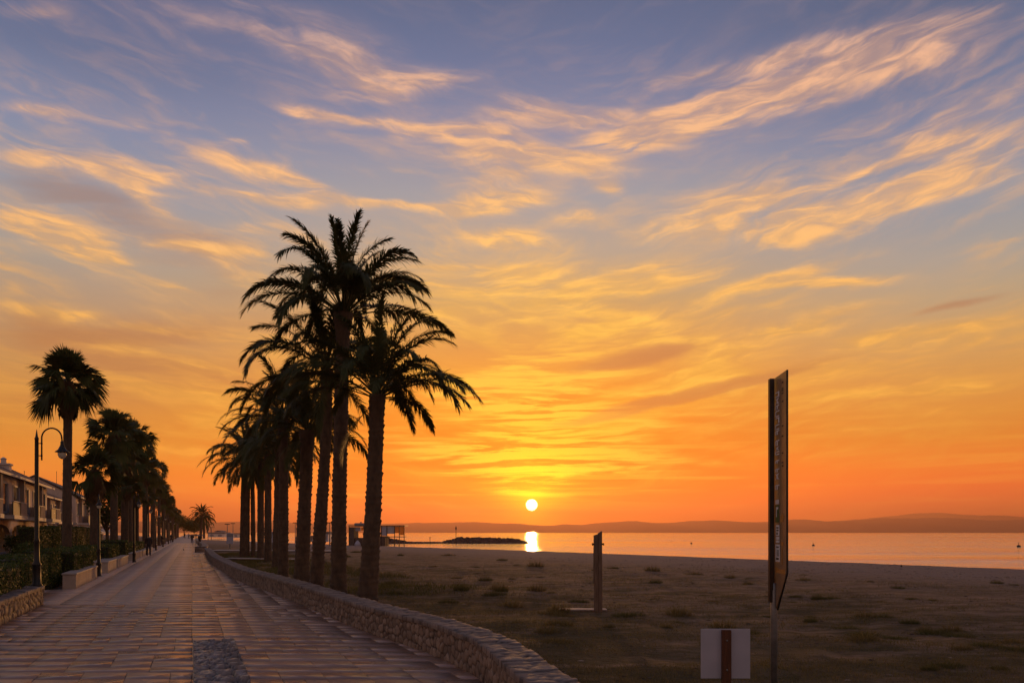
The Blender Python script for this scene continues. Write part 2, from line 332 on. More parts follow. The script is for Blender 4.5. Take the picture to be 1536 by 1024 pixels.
aR, bR = alpha(field(right), nR, fR); aL, bL = alpha(field(left), nL, fL)
aS = W.ss(W.m('MULTIPLY', field(sunc), W.lin(nH, .40, .62, 0., 2.0)), .10, 1.1)
aD = W.ss(W.m('MULTIPLY', field(dark), W.lin(nD, .25, .75, .3, 1.3)), .1, 1.)
# thin general veils, fanning left and right, and streaks low over the horizon
side = W.ss(az, -8, 8); big = W.noise(W.map(P, sc=(.045, .10, 1)), 1.0, 3, .5)
vR = W.m('MULTIPLY', W.ss(nR, .40, .70), W.lin(fR, .35, .65, .25, 1.)); vL = W.m('MULTIPLY', W.ss(nL, .40, .70), W.lin(fL, .35, .65, .25, 1.))
veil = W.m('ADD', W.m('MULTIPLY', vR, side), W.m('MULTIPLY', vL, W.m('SUBTRACT', 1, side)))
veil = W.m('MULTIPLY', W.m('MULTIPLY', veil, W.ss(big, .30, .58)), W.m('MULTIPLY', W.lin(el, 3, 7, .45, 1.), W.lin(el, 16, 28, 1., .25)))
veil = W.m('MULTIPLY', veil, W.m('SUBTRACT', 1., fb))
hs = W.m('MULTIPLY', W.ss(streak(0, .06, 1.5, seed=9, det=7), .50, .72), W.m('MULTIPLY', W.ss(el, .8, 3.), W.m('SUBTRACT', 1, W.ss(el, 7, 15)))); hs = W.m('MULTIPLY', hs, .5)
lit = W.ramp(W.lin(el, -6, 66), [((e+6)/72, lin(h)) for e, h in ((0,'ff8a3c'),(3,'ff9a34'),(6,'ffae40'),(9,'ffb850'),(12,'ffbc5c'),(16,'ffc070'),(20,'ffc384'),(24,'fbc08c'),(28,'efb896'),(33,'c8a6a0'),(45,'8f8aa0'),(66,'6d7094'))])
# nearer the sun the cloud burns golden
dt = W.v('DOT_PRODUCT', tcg, tuple(sd), 1); th = W.m('MULTIPLY', W.m('ARCCOSINE', W.m('MINIMUM', dt, .9999999)), DEG)
gold = W.m('POWER', .36788, W.m('DIVIDE', th, 7.0)); gold2 = W.m('POWER', .36788, W.m('POWER', W.m('DIVIDE', th, 17.), 2.))
lit = W.mix(W.m('MULTIPLY', gold2, .5), lit, lin('ffbe50')); lit = W.mix(W.m('MULTIPLY', gold, 1.3, clamp=True), lit, (1.35, .98, .03))
shade = W.ramp(W.lin(el, -6, 66), [((e+6)/72, lin(h)) for e, h in ((0,'d86a38'),(4,'e0803c'),(8,'cc8648'),(12,'bc8658'),(16,'ad8a74'),(20,'a08e88'),(26,'8e8c98'),(40,'717698'))])
shade = W.mix(W.m('MULTIPLY', gold2, .55), shade, lin('d88c3c'))
sky = W.mix(W.m('MULTIPLY', veil, 1.0), sky, W.scale(lit, .95))
sky = W.mix(W.m('MULTIPLY', aD, .82), sky, shade)
sky = W.mix(hs, sky, lit)
for a, f in ((aL, bL), (aR, bR)): sky = W.mix(W.m('MULTIPLY', a, .98), sky, W.scale(lit, W.lin(f, 0., 1., .86, 1.10)))
sky = W.mix(W.m('MULTIPLY', aS, .97), sky, lit)
sky = W.mix(W.m('MULTIPLY', W.m('MULTIPLY', W.ss(field(dark2), .1, .9), W.lin(nR, .3, .7, .55, 1.)), .8), sky, shade)
# glow and disc of the sun
g1 = W.m('POWER', .36788, W.m('POWER', W.m('DIVIDE', th, 1.5), 1.0)); g2 = W.m('POWER', .36788, W.m('DIVIDE', th, 4.5))
sky = W.mix(1., sky, W.scale((1., .62, .0), W.m('MULTIPLY', g1, 1.5)), 'ADD'); sky = W.mix(1., sky, W.scale((1., .36, .0), W.m('MULTIPLY', g2, .42)), 'ADD')
disc = W.m('SUBTRACT', 1., W.ss(th, .36, .45)); sky = W.mix(disc, sky, (9., 7.6, 3.4))
ns = W.new('ShaderNodeTexSky', sky_type='NISHITA'); ns.sun_disc = False; ns.sun_elevation = R(SUN_EL); ns.sun_rotation = R(SUN_AZ); ns.dust_density = 3.; ns.air_density = 1.2
sky = W.scale(sky, W.m('ADD', 1., W.m('MULTIPLY', W.m('SUBTRACT', 1., W.ss(el, .5, 7.)), .75)))
sky = W.mix(.06, sky, W.scale(ns.outputs[0], .08))
W.put(bg.inputs[0], sky); bg.inputs[1].default_value = 1.0
world.cycles.sampling_method = 'MANUAL'; world.cycles.sample_map_resolution = 512
#@@PART2
world.cycles.sampling_method = 'NONE'

# ------------------------------------------------------------------ lie of the land
WALL = [(3.4,-1.5),(2.6,1.0),(1.75,4.0),(.75,6.2),(.17,7.98),(-.195,9.77),(-.46,10.98),(-.84,12.06),(-1.57,13.7),(-3.2,16.7),(-6.39,23.4),(-8.9,28.4),(-11.8,34.2),(-18.3,49.),(-23.6,62.),(-29.6,77.)]
wy = np.array([p[1] for p in WALL]); wx_ = np.array([p[0] for p in WALL])
def wallx(Y): return np.where(Y <= 77, np.interp(Y, wy, wx_), -29.6-.405*(Y-77.))
def leftx(Y): return -4.15-.4*Y
SHORE = np.array([(160,-160),(60,12),(35,55),(20,80.5),(3,109),(-19,139),(-33,158),(-62,205),(-120,300),(-260,560),(-700,1300),(-2600,4300)], float)
def shore_d(X, Y):
    """signed distance to the waterline, + inland"""
    X = np.asarray(X, float); Y = np.asarray(Y, float); best = np.full(X.shape, 1e9); sg = np.ones(X.shape)
    for (a, b) in zip(SHORE[:-1], SHORE[1:]):
        d = b-a; L2 = d@d; t = np.clip(((X-a[0])*d[0]+(Y-a[1])*d[1])/L2, 0, 1)
        ex, ey = X-(a[0]+t*d[0]), Y-(a[1]+t*d[1]); dist = np.hypot(ex, ey); cr = d[0]*(Y-a[1])-d[1]*(X-a[0])
        up = dist < best; best = np.where(up, dist, best); sg = np.where(up, np.where(cr > 0, 1., -1.), sg)
    return best*sg
SEA = -.55
def ground_z(X, Y):
    d = shore_d(X, Y)
    z = np.interp(d, [-400, -60, -10, 0, 5, 16, 26, 60], [-12, -3.2, -1.1, SEA, SEA+.30, -.09, -.02, 0.])
    beach = (X > wallx(Y)+.5)
    n = (fbm(X*.35, Y*.35, 3, 4)-.5)*.18 + (fbm(X*1.6, Y*1.6, 9, 3)-.5)*.09 + (fbm(X*4.2, Y*4.2, 19, 2)-.5)*.04
    near = np.clip((d-1)/14, 0, 1); edge = np.clip((X-wallx(Y)-.4)/1.5, 0, 1)
    z = z + np.where(beach, n*near*edge*np.clip(60/np.maximum(np.hypot(X, Y), 1), .2, 1), 0)
    prom = (~beach) & (X > leftx(Y)-2.0)
    return np.where(prom & (d > 30), -.05, z)

# ground sheet
rr = np.concatenate([[.0], 1.2*1.045**np.arange(0, 172)]); aa = np.concatenate([np.linspace(-90, 90, 420), np.linspace(94, 266, 44)])
A, RR = np.meshgrid(np.radians(aa), rr[1:]); GX, GY = RR*np.sin(A), RR*np.cos(A); GZ = ground_z(GX, GY); dd = shore_d(GX, GY)
nr, na = GX.shape; V = np.stack([GX.ravel(), GY.ravel(), GZ.ravel()], 1); ii = np.arange(nr*na).reshape(nr, na)
q = np.stack([ii[:-1, :], np.roll(ii, -1, 1)[:-1, :], np.roll(ii, -1, 1)[1:, :], ii[1:, :]], -1).reshape(-1, 4)
V = np.vstack([V, [[0, 0, -.05]]]); tri = np.stack([np.roll(ii[0], -1), ii[0], np.full(na, nr*na)], -1)
q = q[:, ::-1]
def ground_mat():
    m, t, b = base_mat('beach_ground'); tc = t.new('ShaderNodeTexCoord').outputs['Object']; d = t.attr('inland')
    n1 = t.noise(tc, .16, 5, .62); n2 = t.noise(tc, 1.1, 5, .6); n3 = t.noise(tc, 9., 5, .7); n4 = t.noise(t.map(tc, sc=(1,2.2,1)), .45, 6, .7, .4)
    sand = t.mix(t.ss(n2, .35, .7), (.27,.172,.112), (.165,.102,.066)); grit = t.mix(t.ss(n3, .3, .75), (.21,.145,.115), (.31,.225,.185))
    sand = t.mix(t.ss(d, 30, 18), sand, grit)
    dry = t.mix(n3, (.100,.066,.020), (.046,.034,.010)); turf = t.mix(t.ss(n3, .3, .7), (.030,.031,.008), (.062,.047,.014))
    cover = t.m('ADD', t.ss(n4, .40, .62), t.m('MULTIPLY', t.m('SUBTRACT', n1, .5), 2.2)); cover = t.m('MULTIPLY', cover, t.ss(d, 20, 42), clamp=True)
    near = t.ss(d, 38, 53); cover = t.m('MAXIMUM', t.m('MULTIPLY', cover, .9, clamp=True), t.m('MULTIPLY', near, t.ss(n4, .30, .52)))
    c = t.mix(cover, sand, dry); c = t.mix(t.m('MULTIPLY', cover, t.m('MULTIPLY', t.ss(d, 34, 52), t.ss(n1, .38, .62)), clamp=True), c, turf)
    dark = t.m('MULTIPLY', t.ss(t.noise(t.map(tc, sc=(.6,1.6,1)), 1.7, 4, .65), .57, .68), t.ss(d, 20, 34)); c = t.mix(t.m('MULTIPLY', dark, .75), c, (.05,.038,.022))
    wet = t.ss(d, 3.5, .6); c = t.mix(wet, c, (.055,.042,.036))
    t.put(b.inputs['Base Color'], c); t.put(b.inputs['Roughness'], t.lin(wet, 0, 1, .95, .35)); b.inputs['Specular IOR Level'].default_value = .25
    bn = t.new('ShaderNodeBump'); bn.inputs['Strength'].default_value = 1.; bn.inputs['Distance'].default_value = .16
    t.put(bn.inputs['Height'], t.m('ADD', t.m('MULTIPLY', n3, .35), t.m('MULTIPLY', t.noise(tc, 2.6, 5, .65), 1.2))); t.put(b.inputs['Normal'], bn.outputs[0]); return m
g = link('ground', np_mesh('ground', V, [q, tri[:, ::-1]], [ground_mat()], {'inland': ('POINT', np.append(dd.ravel(), 60))}, True)); tag(g, kind='structure')

# sea
def sea_mat():
    m, t, b = base_mat('sea_water'); tc = t.new('ShaderNodeTexCoord').outputs['Object']
    b.inputs['Base Color'].default_value = (.95,.86,.74,1); b.inputs['Metallic'].default_value = .75; b.inputs['Roughness'].default_value = .08; b.inputs['IOR'].default_value = 1.9; b.inputs['Specular IOR Level'].default_value = .6
    v1 = t.map(tc, rot=(0,0,R(-2)), sc=(.02,.75,1)); v2 = t.map(tc, rot=(0,0,R(2)), sc=(.05,1.6,1)); v3 = t.map(tc, rot=(0,0,R(-12)), sc=(.006,.045,1))
    bn = t.new('ShaderNodeBump'); bn.inputs['Strength'].default_value = .5; bn.inputs['Distance'].default_value = 1.0
    calm = t.lin(t.noise(v3, 1., 5, .65), .38, .60, .06, 1.25)
    t.put(bn.inputs['Height'], t.m('MULTIPLY', t.m('ADD', t.m('MULTIPLY', t.noise(v1, .5, 3, .55), .8), t.m('MULTIPLY', t.noise(v2, .9, 4, .6), .4)), calm)); t.put(b.inputs['Normal'], bn.outputs[0]); return m
rs = np.concatenate([20*1.12**np.arange(0, 57)]); a2 = np.radians(np.linspace(-130, 130, 105)); A, RR = np.meshgrid(a2, rs); V = np.stack([RR*np.sin(A), RR*np.cos(A), np.full(A.shape, SEA)], -1).reshape(-1, 3)
ii = np.arange(A.size).reshape(A.shape); q = np.stack([ii[:-1,:-1], ii[1:,:-1], ii[1:,1:], ii[:-1,1:]], -1).reshape(-1, 4)
tag(link('sea', np_mesh('sea', V, [q[:, ::-1]], [sea_mat()], None, True)), kind='structure')

# mountains across the bay
ridge = [(-2600,14),(-1200,20),(-300,16),(0,17),(200,18),(300,18),(420,17),(520,13),(600,12),(660,14),(730,15),(790,13),(860,13),(950,16),(1040,18),(1150,17),(1230,18),(1300,20),(1370,19),(1420,20),(1480,18),(1536,19),(1700,21),(2000,20),(2600,22),(3800,16)]
px_ = np.arange(-2600, 3800, 7.); hb = np.interp(px_, [p for p, _ in ridge], [h for _, h in ridge])
hb = hb + (fbm(px_*.02, px_*0, 21, 5)-.5)*8
rows = []
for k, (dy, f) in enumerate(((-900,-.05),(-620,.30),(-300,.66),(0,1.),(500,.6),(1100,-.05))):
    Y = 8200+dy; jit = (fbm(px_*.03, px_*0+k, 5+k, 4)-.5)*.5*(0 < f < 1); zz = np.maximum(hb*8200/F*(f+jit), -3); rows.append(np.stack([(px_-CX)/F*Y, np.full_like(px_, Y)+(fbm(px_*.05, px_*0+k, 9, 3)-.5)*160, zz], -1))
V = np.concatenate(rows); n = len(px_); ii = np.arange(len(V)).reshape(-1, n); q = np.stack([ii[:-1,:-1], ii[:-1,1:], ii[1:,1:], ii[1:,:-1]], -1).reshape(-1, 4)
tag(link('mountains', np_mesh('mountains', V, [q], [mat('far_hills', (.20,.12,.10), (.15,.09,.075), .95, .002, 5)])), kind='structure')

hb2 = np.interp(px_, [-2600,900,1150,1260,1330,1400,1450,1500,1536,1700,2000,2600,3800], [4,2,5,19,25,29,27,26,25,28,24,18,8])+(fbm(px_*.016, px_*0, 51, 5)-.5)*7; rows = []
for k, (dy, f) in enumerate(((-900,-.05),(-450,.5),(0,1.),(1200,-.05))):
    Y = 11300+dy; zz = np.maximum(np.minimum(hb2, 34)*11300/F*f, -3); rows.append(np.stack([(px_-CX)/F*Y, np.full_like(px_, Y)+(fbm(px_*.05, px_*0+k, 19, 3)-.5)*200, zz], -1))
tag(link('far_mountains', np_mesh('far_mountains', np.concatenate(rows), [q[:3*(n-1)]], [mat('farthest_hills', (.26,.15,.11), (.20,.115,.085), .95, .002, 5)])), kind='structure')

# ------------------------------------------------------------------ promenade paving
def pave_mat():
    m, t, b = base_mat('paving_slab'); tc = t.new('ShaderNodeTexCoord').outputs['Object']; tone = t.attr('tone'); sm = t.attr('smooth_zone')
    n = t.noise(t.map(tc, sc=(1.,2.4,1)), 1.6, 6, .65); n2 = t.noise(tc, 22., 4, .7); n3 = t.noise(tc, .35, 4, .6)
    stone = t.mix(tone, (.33,.195,.147), (.42,.262,.195)); stone = t.mix(t.m('MULTIPLY', t.ss(n, .42, .7), .4), stone, (.19,.12,.095)); stone = t.mix(t.m('MULTIPLY', t.ss(n3, .4, .7), .3), stone, (.19,.145,.13))
    conc = t.mix(tone, (.515,.355,.283), (.53,.367,.293)); conc = t.mix(t.m('MULTIPLY', t.ss(n3, .35, .7), .35), conc, (.40,.27,.215))
    c = t.mix(sm, stone, conc); c = t.mix(t.m('MULTIPLY', t.ss(n2, .55, .8), .25), c, (.12,.09,.08)); t.put(b.inputs['Base Color'], c)
    t.put(b.inputs['Roughness'], t.m('ADD', t.lin(t.m('ADD', t.m('MULTIPLY', n, .55), t.m('MULTIPLY', t.m('FRACT', t.m('MULTIPLY', tone, 7.3)), .35)), .2, .75, t.m('MULTIPLY_ADD', sm, .10, .22), t.m('MULTIPLY_ADD', sm, -.07, .46)), t.m('MULTIPLY', sm, -.05)))
    b.inputs['Specular IOR Level'].default_value = .5
    bn = t.new('ShaderNodeBump'); bn.inputs['Strength'].default_value = .16; bn.inputs['Distance'].default_value = .02
    t.put(bn.inputs['Height'], t.m('ADD', n, t.m('MULTIPLY', n2, .25))); t.put(b.inputs['Normal'], bn.outputs[0]); return m
def slabs():
    V = []; T = []; S = []; y = -2.0; row = 0
    while y < 150:
        h = random.choice((.44,.55,.62,.7)) if y < 22.4 else random.choice((.5,.62,.75))*(1 if y < 60 else 1.6)
        if y < 22.4 < y+h: h = 22.4-y
        ym = y+h/2; c0, c1 = -5.6, float(min(wallx(y)+.4*y, wallx(y+h)+.4*(y+h)))+.30; c = -5.6-random.random()*.3
        wide = random.random()
        c = math.floor(c/.62)*.62
        while c < c1:
            w = .62*random.choice((1,1,1,2)) if wide > .25 else .62*random.choice((.5,1,1))
            smooth = 1. if (y >= 22.39 and c+w/2 < -.8) else 0.
            if smooth: w = 1.24
            w = min(w, c1-c+.02)
            g_ = .0045 if not smooth else .003
            z = .030 + random.uniform(-.003, .003); tx, ty = random.gauss(0, .0022), random.gauss(0, .0022)
            if smooth: tx *= .3; ty *= .3
            for (cc, yy) in ((c+g_, y+g_), (c+w-g_, y+g_), (c+w-g_, y+h-g_), (c+g_, y+h-g_)):
                V.append((cc-.4*yy + random.uniform(-.006, .006)*(1-smooth), yy + random.uniform(-.005, .005)*(1-smooth), z+tx*(cc-c-w/2)+ty*(yy-ym)))
            T.append(random.random()); S.append(smooth); c += w
        y += h; row += 1
    V = np.array(V); n = len(V)//4; top = np.arange(4*n).reshape(n, 4)
    B = V.copy(); B[:, 2] = -.02; B = B + (0, 0, 0); V2 = np.vstack([V, B]); sides = [np.stack([top[:, (k+1) % 4], top[:, k], top[:, k]+4*n, top[:, (k+1) % 4]+4*n], -1) for k in range(4)]
    return np_mesh('promenade', V2, [top]+sides, [pave_mat()], {'tone': ('FACE', np.tile(T, 5)), 'smooth_zone': ('FACE', np.tile(S, 5))})
prom = tag(link('promenade', slabs()), kind='structure')
# jointing bed and the far end of the walk
mb = MB(); ys = [-3, 5, 10, 14, 18, 24, 30, 40, 55, 77, 110, 150]
V = []
for Y in ys: V += [(leftx(Y)-2.2, Y, .012), (float(wallx(Y))+.3, Y, .012)]
mb.add(V, [(2*i, 2*i+1, 2*i+3, 2*i+2) for i in range(len(ys)-1)]); tag(mb.build('paving_bed', mat('joint_mortar', (.10,.07,.055), (.065,.046,.038), .95, 20)), kind='structure')
mb = MB(); V = []; ys = [150, 200, 300, 500, 900]
for Y in ys: V += [(leftx(Y)-1.4, Y, .03), (float(wallx(Y))+.3, Y, .03)]
mb.add(V, [(2*i, 2*i+1, 2*i+3, 2*i+2) for i in range(len(ys)-1)]); tag(mb.build('far_promenade', mat('far_paving', (.33,.26,.235), (.27,.21,.19), .5, .8, 5, .2, 6)), kind='structure')
# garden soil and lawn behind the planters
mb = MB(); V = []; ys = [-5, 30, 80, 160, 320]
for Y in ys: V += [(leftx(Y)-40, Y, .02), (leftx(Y)-1.4, Y, .02)]
mb.add(V, [(2*i, 2*i+1, 2*i+3, 2*i+2) for i in range(len(ys)-1)]); tag(mb.build('garden_ground', M['soil']), kind='structure')
# pale footpaths crossing the grass beyond the wall
for nm, (ya, yb, x0, x1) in (('footpath', (86, 91, -33.5, -18)), ('footpath', (60, 62.5, -22.0, -15))):
    mb = MB(); mb.add([(x0, ya, .09), (x1, ya-3, .09), (x1, yb-2, .09), (x0, yb, .09)], [(0,1,2,3)]); tag(mb.build(nm, M['path']), kind='structure')

# cobble strip let into the paving
def voro(u, v, cell, seed, jit=.85):
    iu, iv = np.floor(u/cell), np.floor(v/cell); f1 = np.full(u.shape, 9.); f2 = np.full(u.shape, 9.); idn = np.zeros(u.shape)
    for di in (-2,-1,0,1,2):
        for dj in (-2,-1,0,1,2):
            a, b = iu+di, iv+dj; px = (a+.5+(_h(a, b, seed)-.5)*jit)*cell; py = (b+.5+(_h(a, b, seed+7)-.5)*jit)*cell
            d = np.hypot(u-px, v-py)/cell; idv = _h(a, b, seed+13); lt = d < f1
            f2 = np.where(lt, f1, np.minimum(f2, d)); idn = np.where(lt, idv, idn); f1 = np.where(lt, d, f1)
    return f1, f2, idn
def stone_mat(name, c1, c2, mortar, rough=.75):
    m, t, b = base_mat(name); tc = t.new('ShaderNodeTexCoord').outputs['Object']; n = t.noise(tc, 14, 6, .68); n2 = t.noise(tc, 3, 4)
    c = t.mix(t.attr('tone'), c1, c2); c = t.mix(t.m('MULTIPLY', t.ss(n, .4, .75), .45), c, tuple(x*.55 for x in c1)); c = t.mix(t.m('MULTIPLY', t.ss(n2, .45, .7), .3), c, (.30,.22,.17))
    c = t.mix(t.attr('mortar'), c, mortar); t.put(b.inputs['Base Color'], c); t.put(b.inputs['Roughness'], t.lin(n, .3, .7, rough-.15, rough+.15))
    bn = t.new('ShaderNodeBump'); bn.inputs['Strength'].default_value = .6; bn.inputs['Distance'].default_value = .015; t.put(bn.inputs['Height'], n); t.put(b.inputs['Normal'], bn.outputs[0]); return m
M['rubble'] = stone_mat('rubble_stone', (.16,.105,.075), (.33,.225,.16), (.028,.019,.014)); M['capstone'] = stone_mat('wall_capstone', (.155,.11,.09), (.26,.19,.155), (.05,.037,.03), .78)
M['cobble'] = stone_mat('split_cobble', (.12,.085,.07), (.30,.22,.175), (.02,.015,.012), .38)
def cobbles():
    nu, nv = 44, 420; U, Vv = np.meshgrid(np.linspace(0, .78, nu), np.linspace(-2, 14.7, nv)); f1, f2, idn = voro(U, Vv*2.6, .26, 5); e = f2-f1
    z = .015+.07*np.clip(e*4.5, 0, 1)**.5*(.45+.9*idn) + (fbm(U*22, Vv*40, 8, 3)-.5)*.035 + (U-.39)*(idn-.5)*.20
    edge = (U < .01) | (U > .77) | (Vv > 14.66); z = np.where(edge, .015, z); X = .01+U-.4*Vv
    P_ = np.stack([X, Vv, z], -1).reshape(-1, 3); ii = np.arange(len(P_)).reshape(nv, nu); q = np.stack([ii[:-1,:-1], ii[:-1,1:], ii[1:,1:], ii[1:,:-1]], -1).reshape(-1, 4)
    return np_mesh('cobble_strip', P_, [q], [M['cobble']], {'tone': ('POINT', idn.ravel()), 'mortar': ('POINT', np.clip(1-e*7, 0, 1).ravel())})
tag(link('cobble_strip', cobbles()), kind='structure')

# ------------------------------------------------------------------ stone walls swept along a path
def resample(path, step):
    p = np.array(path, float)
    # Catmull-Rom
    out = []
    for i in range(len(p)-1):
        p0, p1, p2, p3 = p[max(i-1, 0)], p[i], p[i+1], p[min(i+2, len(p)-1)]; k = max(2, int(np.hypot(*(p2-p1))/.05))
        for t in np.arange(k)/k: out.append(.5*((2*p1)+(-p0+p2)*t+(2*p0-5*p1+4*p2-p3)*t*t+(-p0+3*p1-3*p2+p3)*t**3))
    out.append(p[-1]); out = np.array(out); s = np.concatenate([[0], np.cumsum(np.hypot(*np.diff(out, axis=0).T))]); k = max(2, int(s[-1]/step)); si = np.linspace(0, s[-1], k+1)
    return np.stack([np.interp(si, s, out[:, 0]), np.interp(si, s, out[:, 1])], 1), si
def stone_wall(root, path, width, h, step, side=1, cell=.2, seed=1, disp=.03, dz=.03, cap_over=.02, ground=0.0, mats=('rubble','capstone')):
    """path = face towards the walk; the body lies on its right (side=1) or left"""
    c, s = resample(path, step); t = np.gradient(c, axis=0); t /= np.linalg.norm(t, axis=1)[:, None]; nrm = np.stack([t[:, 1], -t[:, 0]], 1)*side
    capt = .075; hb = h-capt; nz = max(3, int(hb/dz))
    # body: up the face, along to the back
    prof = [(0., ground+z) for z in np.linspace(0, hb-ground, nz)] ; back = [(width, z) for z in np.linspace(hb, ground, max(3, nz//2))]
    k = len(prof); allp = prof+back; wv = np.array([a for a, _ in allp]); zv = np.array([b for _, b in allp])
    S, Z = np.meshgrid(s, zv, indexing='ij'); Wd = np.broadcast_to(wv, S.shape); f1, f2, idn = voro(S*.92+Wd*3, Z*1.08+Wd, cell, seed); e = f2-f1
    d = disp*(np.clip(e*2.6, 0, 1)**.55)*(.6+.7*idn) + (fbm(S*9, Z*9, seed, 3)-.5)*disp*.7; d = d-disp*.8
    off = np.where(Wd < width/2, Wd-d, Wd+d); X = c[:, 0][:, None]+nrm[:, 0][:, None]*off; Y = c[:, 1][:, None]+nrm[:, 1][:, None]*off
    P_ = np.stack([X, Y, Z], -1); n, m = S.shape; ii = np.arange(n*m).reshape(n, m); q = np.stack([ii[:-1,:-1], ii[1:,:-1], ii[1:,1:], ii[:-1,1:]], -1).reshape(-1, 4)
    ends = []
    V = P_.reshape(-1, 3); tn = idn.ravel(); mo = np.clip(1.2-e*7, 0, 1).ravel()
    half = n and k
    for r in (0, n-1):   # end faces as strips between face and back
        for j in range(min(k, m-k)-1):
            b0 = k+int((m-k-1)*(1-j/(k-1))); b1 = k+int((m-k-1)*(1-(j+1)/(k-1))); ends.append((ii[r, j], ii[r, j+1], ii[r, b1], ii[r, b0]))
    ends = np.array([e_ for e_ in ends if len(set(e_)) == 4])
    body = link('stone_face', np_mesh('stone_face', V, [q, ends], [M[mats[0]]], {'tone': ('POINT', tn), 'mortar': ('POINT', mo)}), root)
    # coping of flat stones
    nw = max(4, int(width/.05)); o = np.concatenate([[-cap_over, -cap_over], np.linspace(-cap_over, width+cap_over, nw), [width+cap_over]*2]); zz = np.concatenate([[hb, hb+capt*.5], np.full(nw, h), [hb+capt*.5, hb]])
    S, O = np.meshgrid(s, o, indexing='ij'); Zc = np.broadcast_to(zz, S.shape).copy(); f1, f2, idc = voro(S, O*.8+3, cell*1.5, seed+40); ec = f2-f1
    isT = (np.arange(len(o)) >= 2) & (np.arange(len(o)) < len(o)-2)
    Zc += np.where(isT, (-.014+.018*np.clip(ec*5, 0, 1)**.5+(idc-.5)*.02+(fbm(S*12, O*12, seed, 3)-.5)*.02), 0)*(disp/.03)
    wob = (idc-.5)*.03*(disp/.03); ex = np.where(np.arange(len(o)) < 3, -np.abs(wob), np.where(np.arange(len(o)) > len(o)-4, np.abs(wob), 0)); Oo = O+ex
    P_ = np.stack([c[:, 0][:, None]+nrm[:, 0][:, None]*Oo, c[:, 1][:, None]+nrm[:, 1][:, None]*Oo, Zc], -1); n, m = S.shape; ii = np.arange(n*m).reshape(n, m)
    q = np.stack([ii[:-1,:-1], ii[1:,:-1], ii[1:,1:], ii[:-1,1:]], -1).reshape(-1, 4); e2 = [ii[0], ii[-1]]
    link('coping', np_mesh('coping', P_.reshape(-1, 3), [q, np.array(e2)], [M[mats[1]]], {'tone': ('POINT', idc.ravel()), 'mortar': ('POINT', np.clip(1.1-ec*7, 0, 1).ravel()*.9)}), root)
near_path = [p for p in WALL if p[1] <= 24]
r_ = tag(empty('stone_wall', (-.5, 11, 0)), 'long low rubble stone wall curving along the right edge of the promenade', 'wall')
i_far = [p for p in WALL if p[1] >= 16]
def wall_at(root, *a, **k):
    stone_wall(root, *a, **k)
    for ch in root.children: ch.location = -root.location
stone_wall(r_, [p for p in WALL if p[1] < 24], .46, .56, .02, 1, .165, 3, .034, .02)
stone_wall(r_, [p for p in WALL if p[1] > 23], .46, .56, .06, 1, .21, 4, .035, .05)
for ch in r_.children: ch.matrix_parent_inverse = Matrix.Translation(-Vector(r_.location)); 
r_ = tag(empty('stone_wall', (-31, 84, 0)), 'far stretch of low stone wall set back beyond the gap', 'wall')
stone_wall(r_, [(-32.2,81.5),(-32.6,84),(-40.,103),(-60,152),(-80,202)], .6, .60, .25, 1, .3, 8, .02, .12)
mb = MB(); 
for ch in r_.children: ch.matrix_parent_inverse = Matrix.Translation(-Vector(r_.location))
r_ = tag(empty('stone_planter', (-12, 18, 0)), 'rubble stone planter wall under the clipped hedge at the left edge', 'planter')
stone_wall(r_, [(leftx(y)+.0, y) for y in (22.4, 20, 17, 14, 10, 6)], .42, .56, .025, 1, .21, 12, .045, .026)
for ch in r_.children: ch.matrix_parent_inverse = Matrix.Translation(-Vector(r_.location))

# rendered planters further along
def planter(y0, y1, h, label, w=.42):
    root = tag(empty('planter', (leftx(y0), y0, 0)), label, 'planter', 'rendered planters along the left edge')
    root.rotation_euler = (0, 0, math.atan(.4)); L = (y1-y0)*math.hypot(.4, 1)
    b = MB(); b.box(-w, 0, 0, L, .0, h-.07, bev=.01)
    b.box(-2.1, -w+.0, L-.25, L, .0, h-.072); b.build('planter_wall', M['planter'], root)
    c_ = MB(); n_ = max(2, int(L/1.2))
    for k in range(n_): c_.box(-w-.03, .03, k*L/n_-(.03 if k == 0 else -.004), (k+1)*L/n_-.004+(.03 if k == n_-1 else 0), h-.07, h, bev=.012)
    c_.build('coping', M['cap'], root); return root
planter(28.6, 35.0, .60, 'pale rendered planter with flat coping just past the nearest lamp post')
planter(39.4, 44.0, .62, 'short boxy planter standing between the second lamp post and the hedges', .7)
planter(45.0, 52.0, .58, 'third rendered planter, with low hedges behind it')
planter(57.0, 66.0, .55, 'long low planter beside the walker in the dark jacket')
planter(67.5, 84.0, .5, 'farthest planter under the row of fan palms')

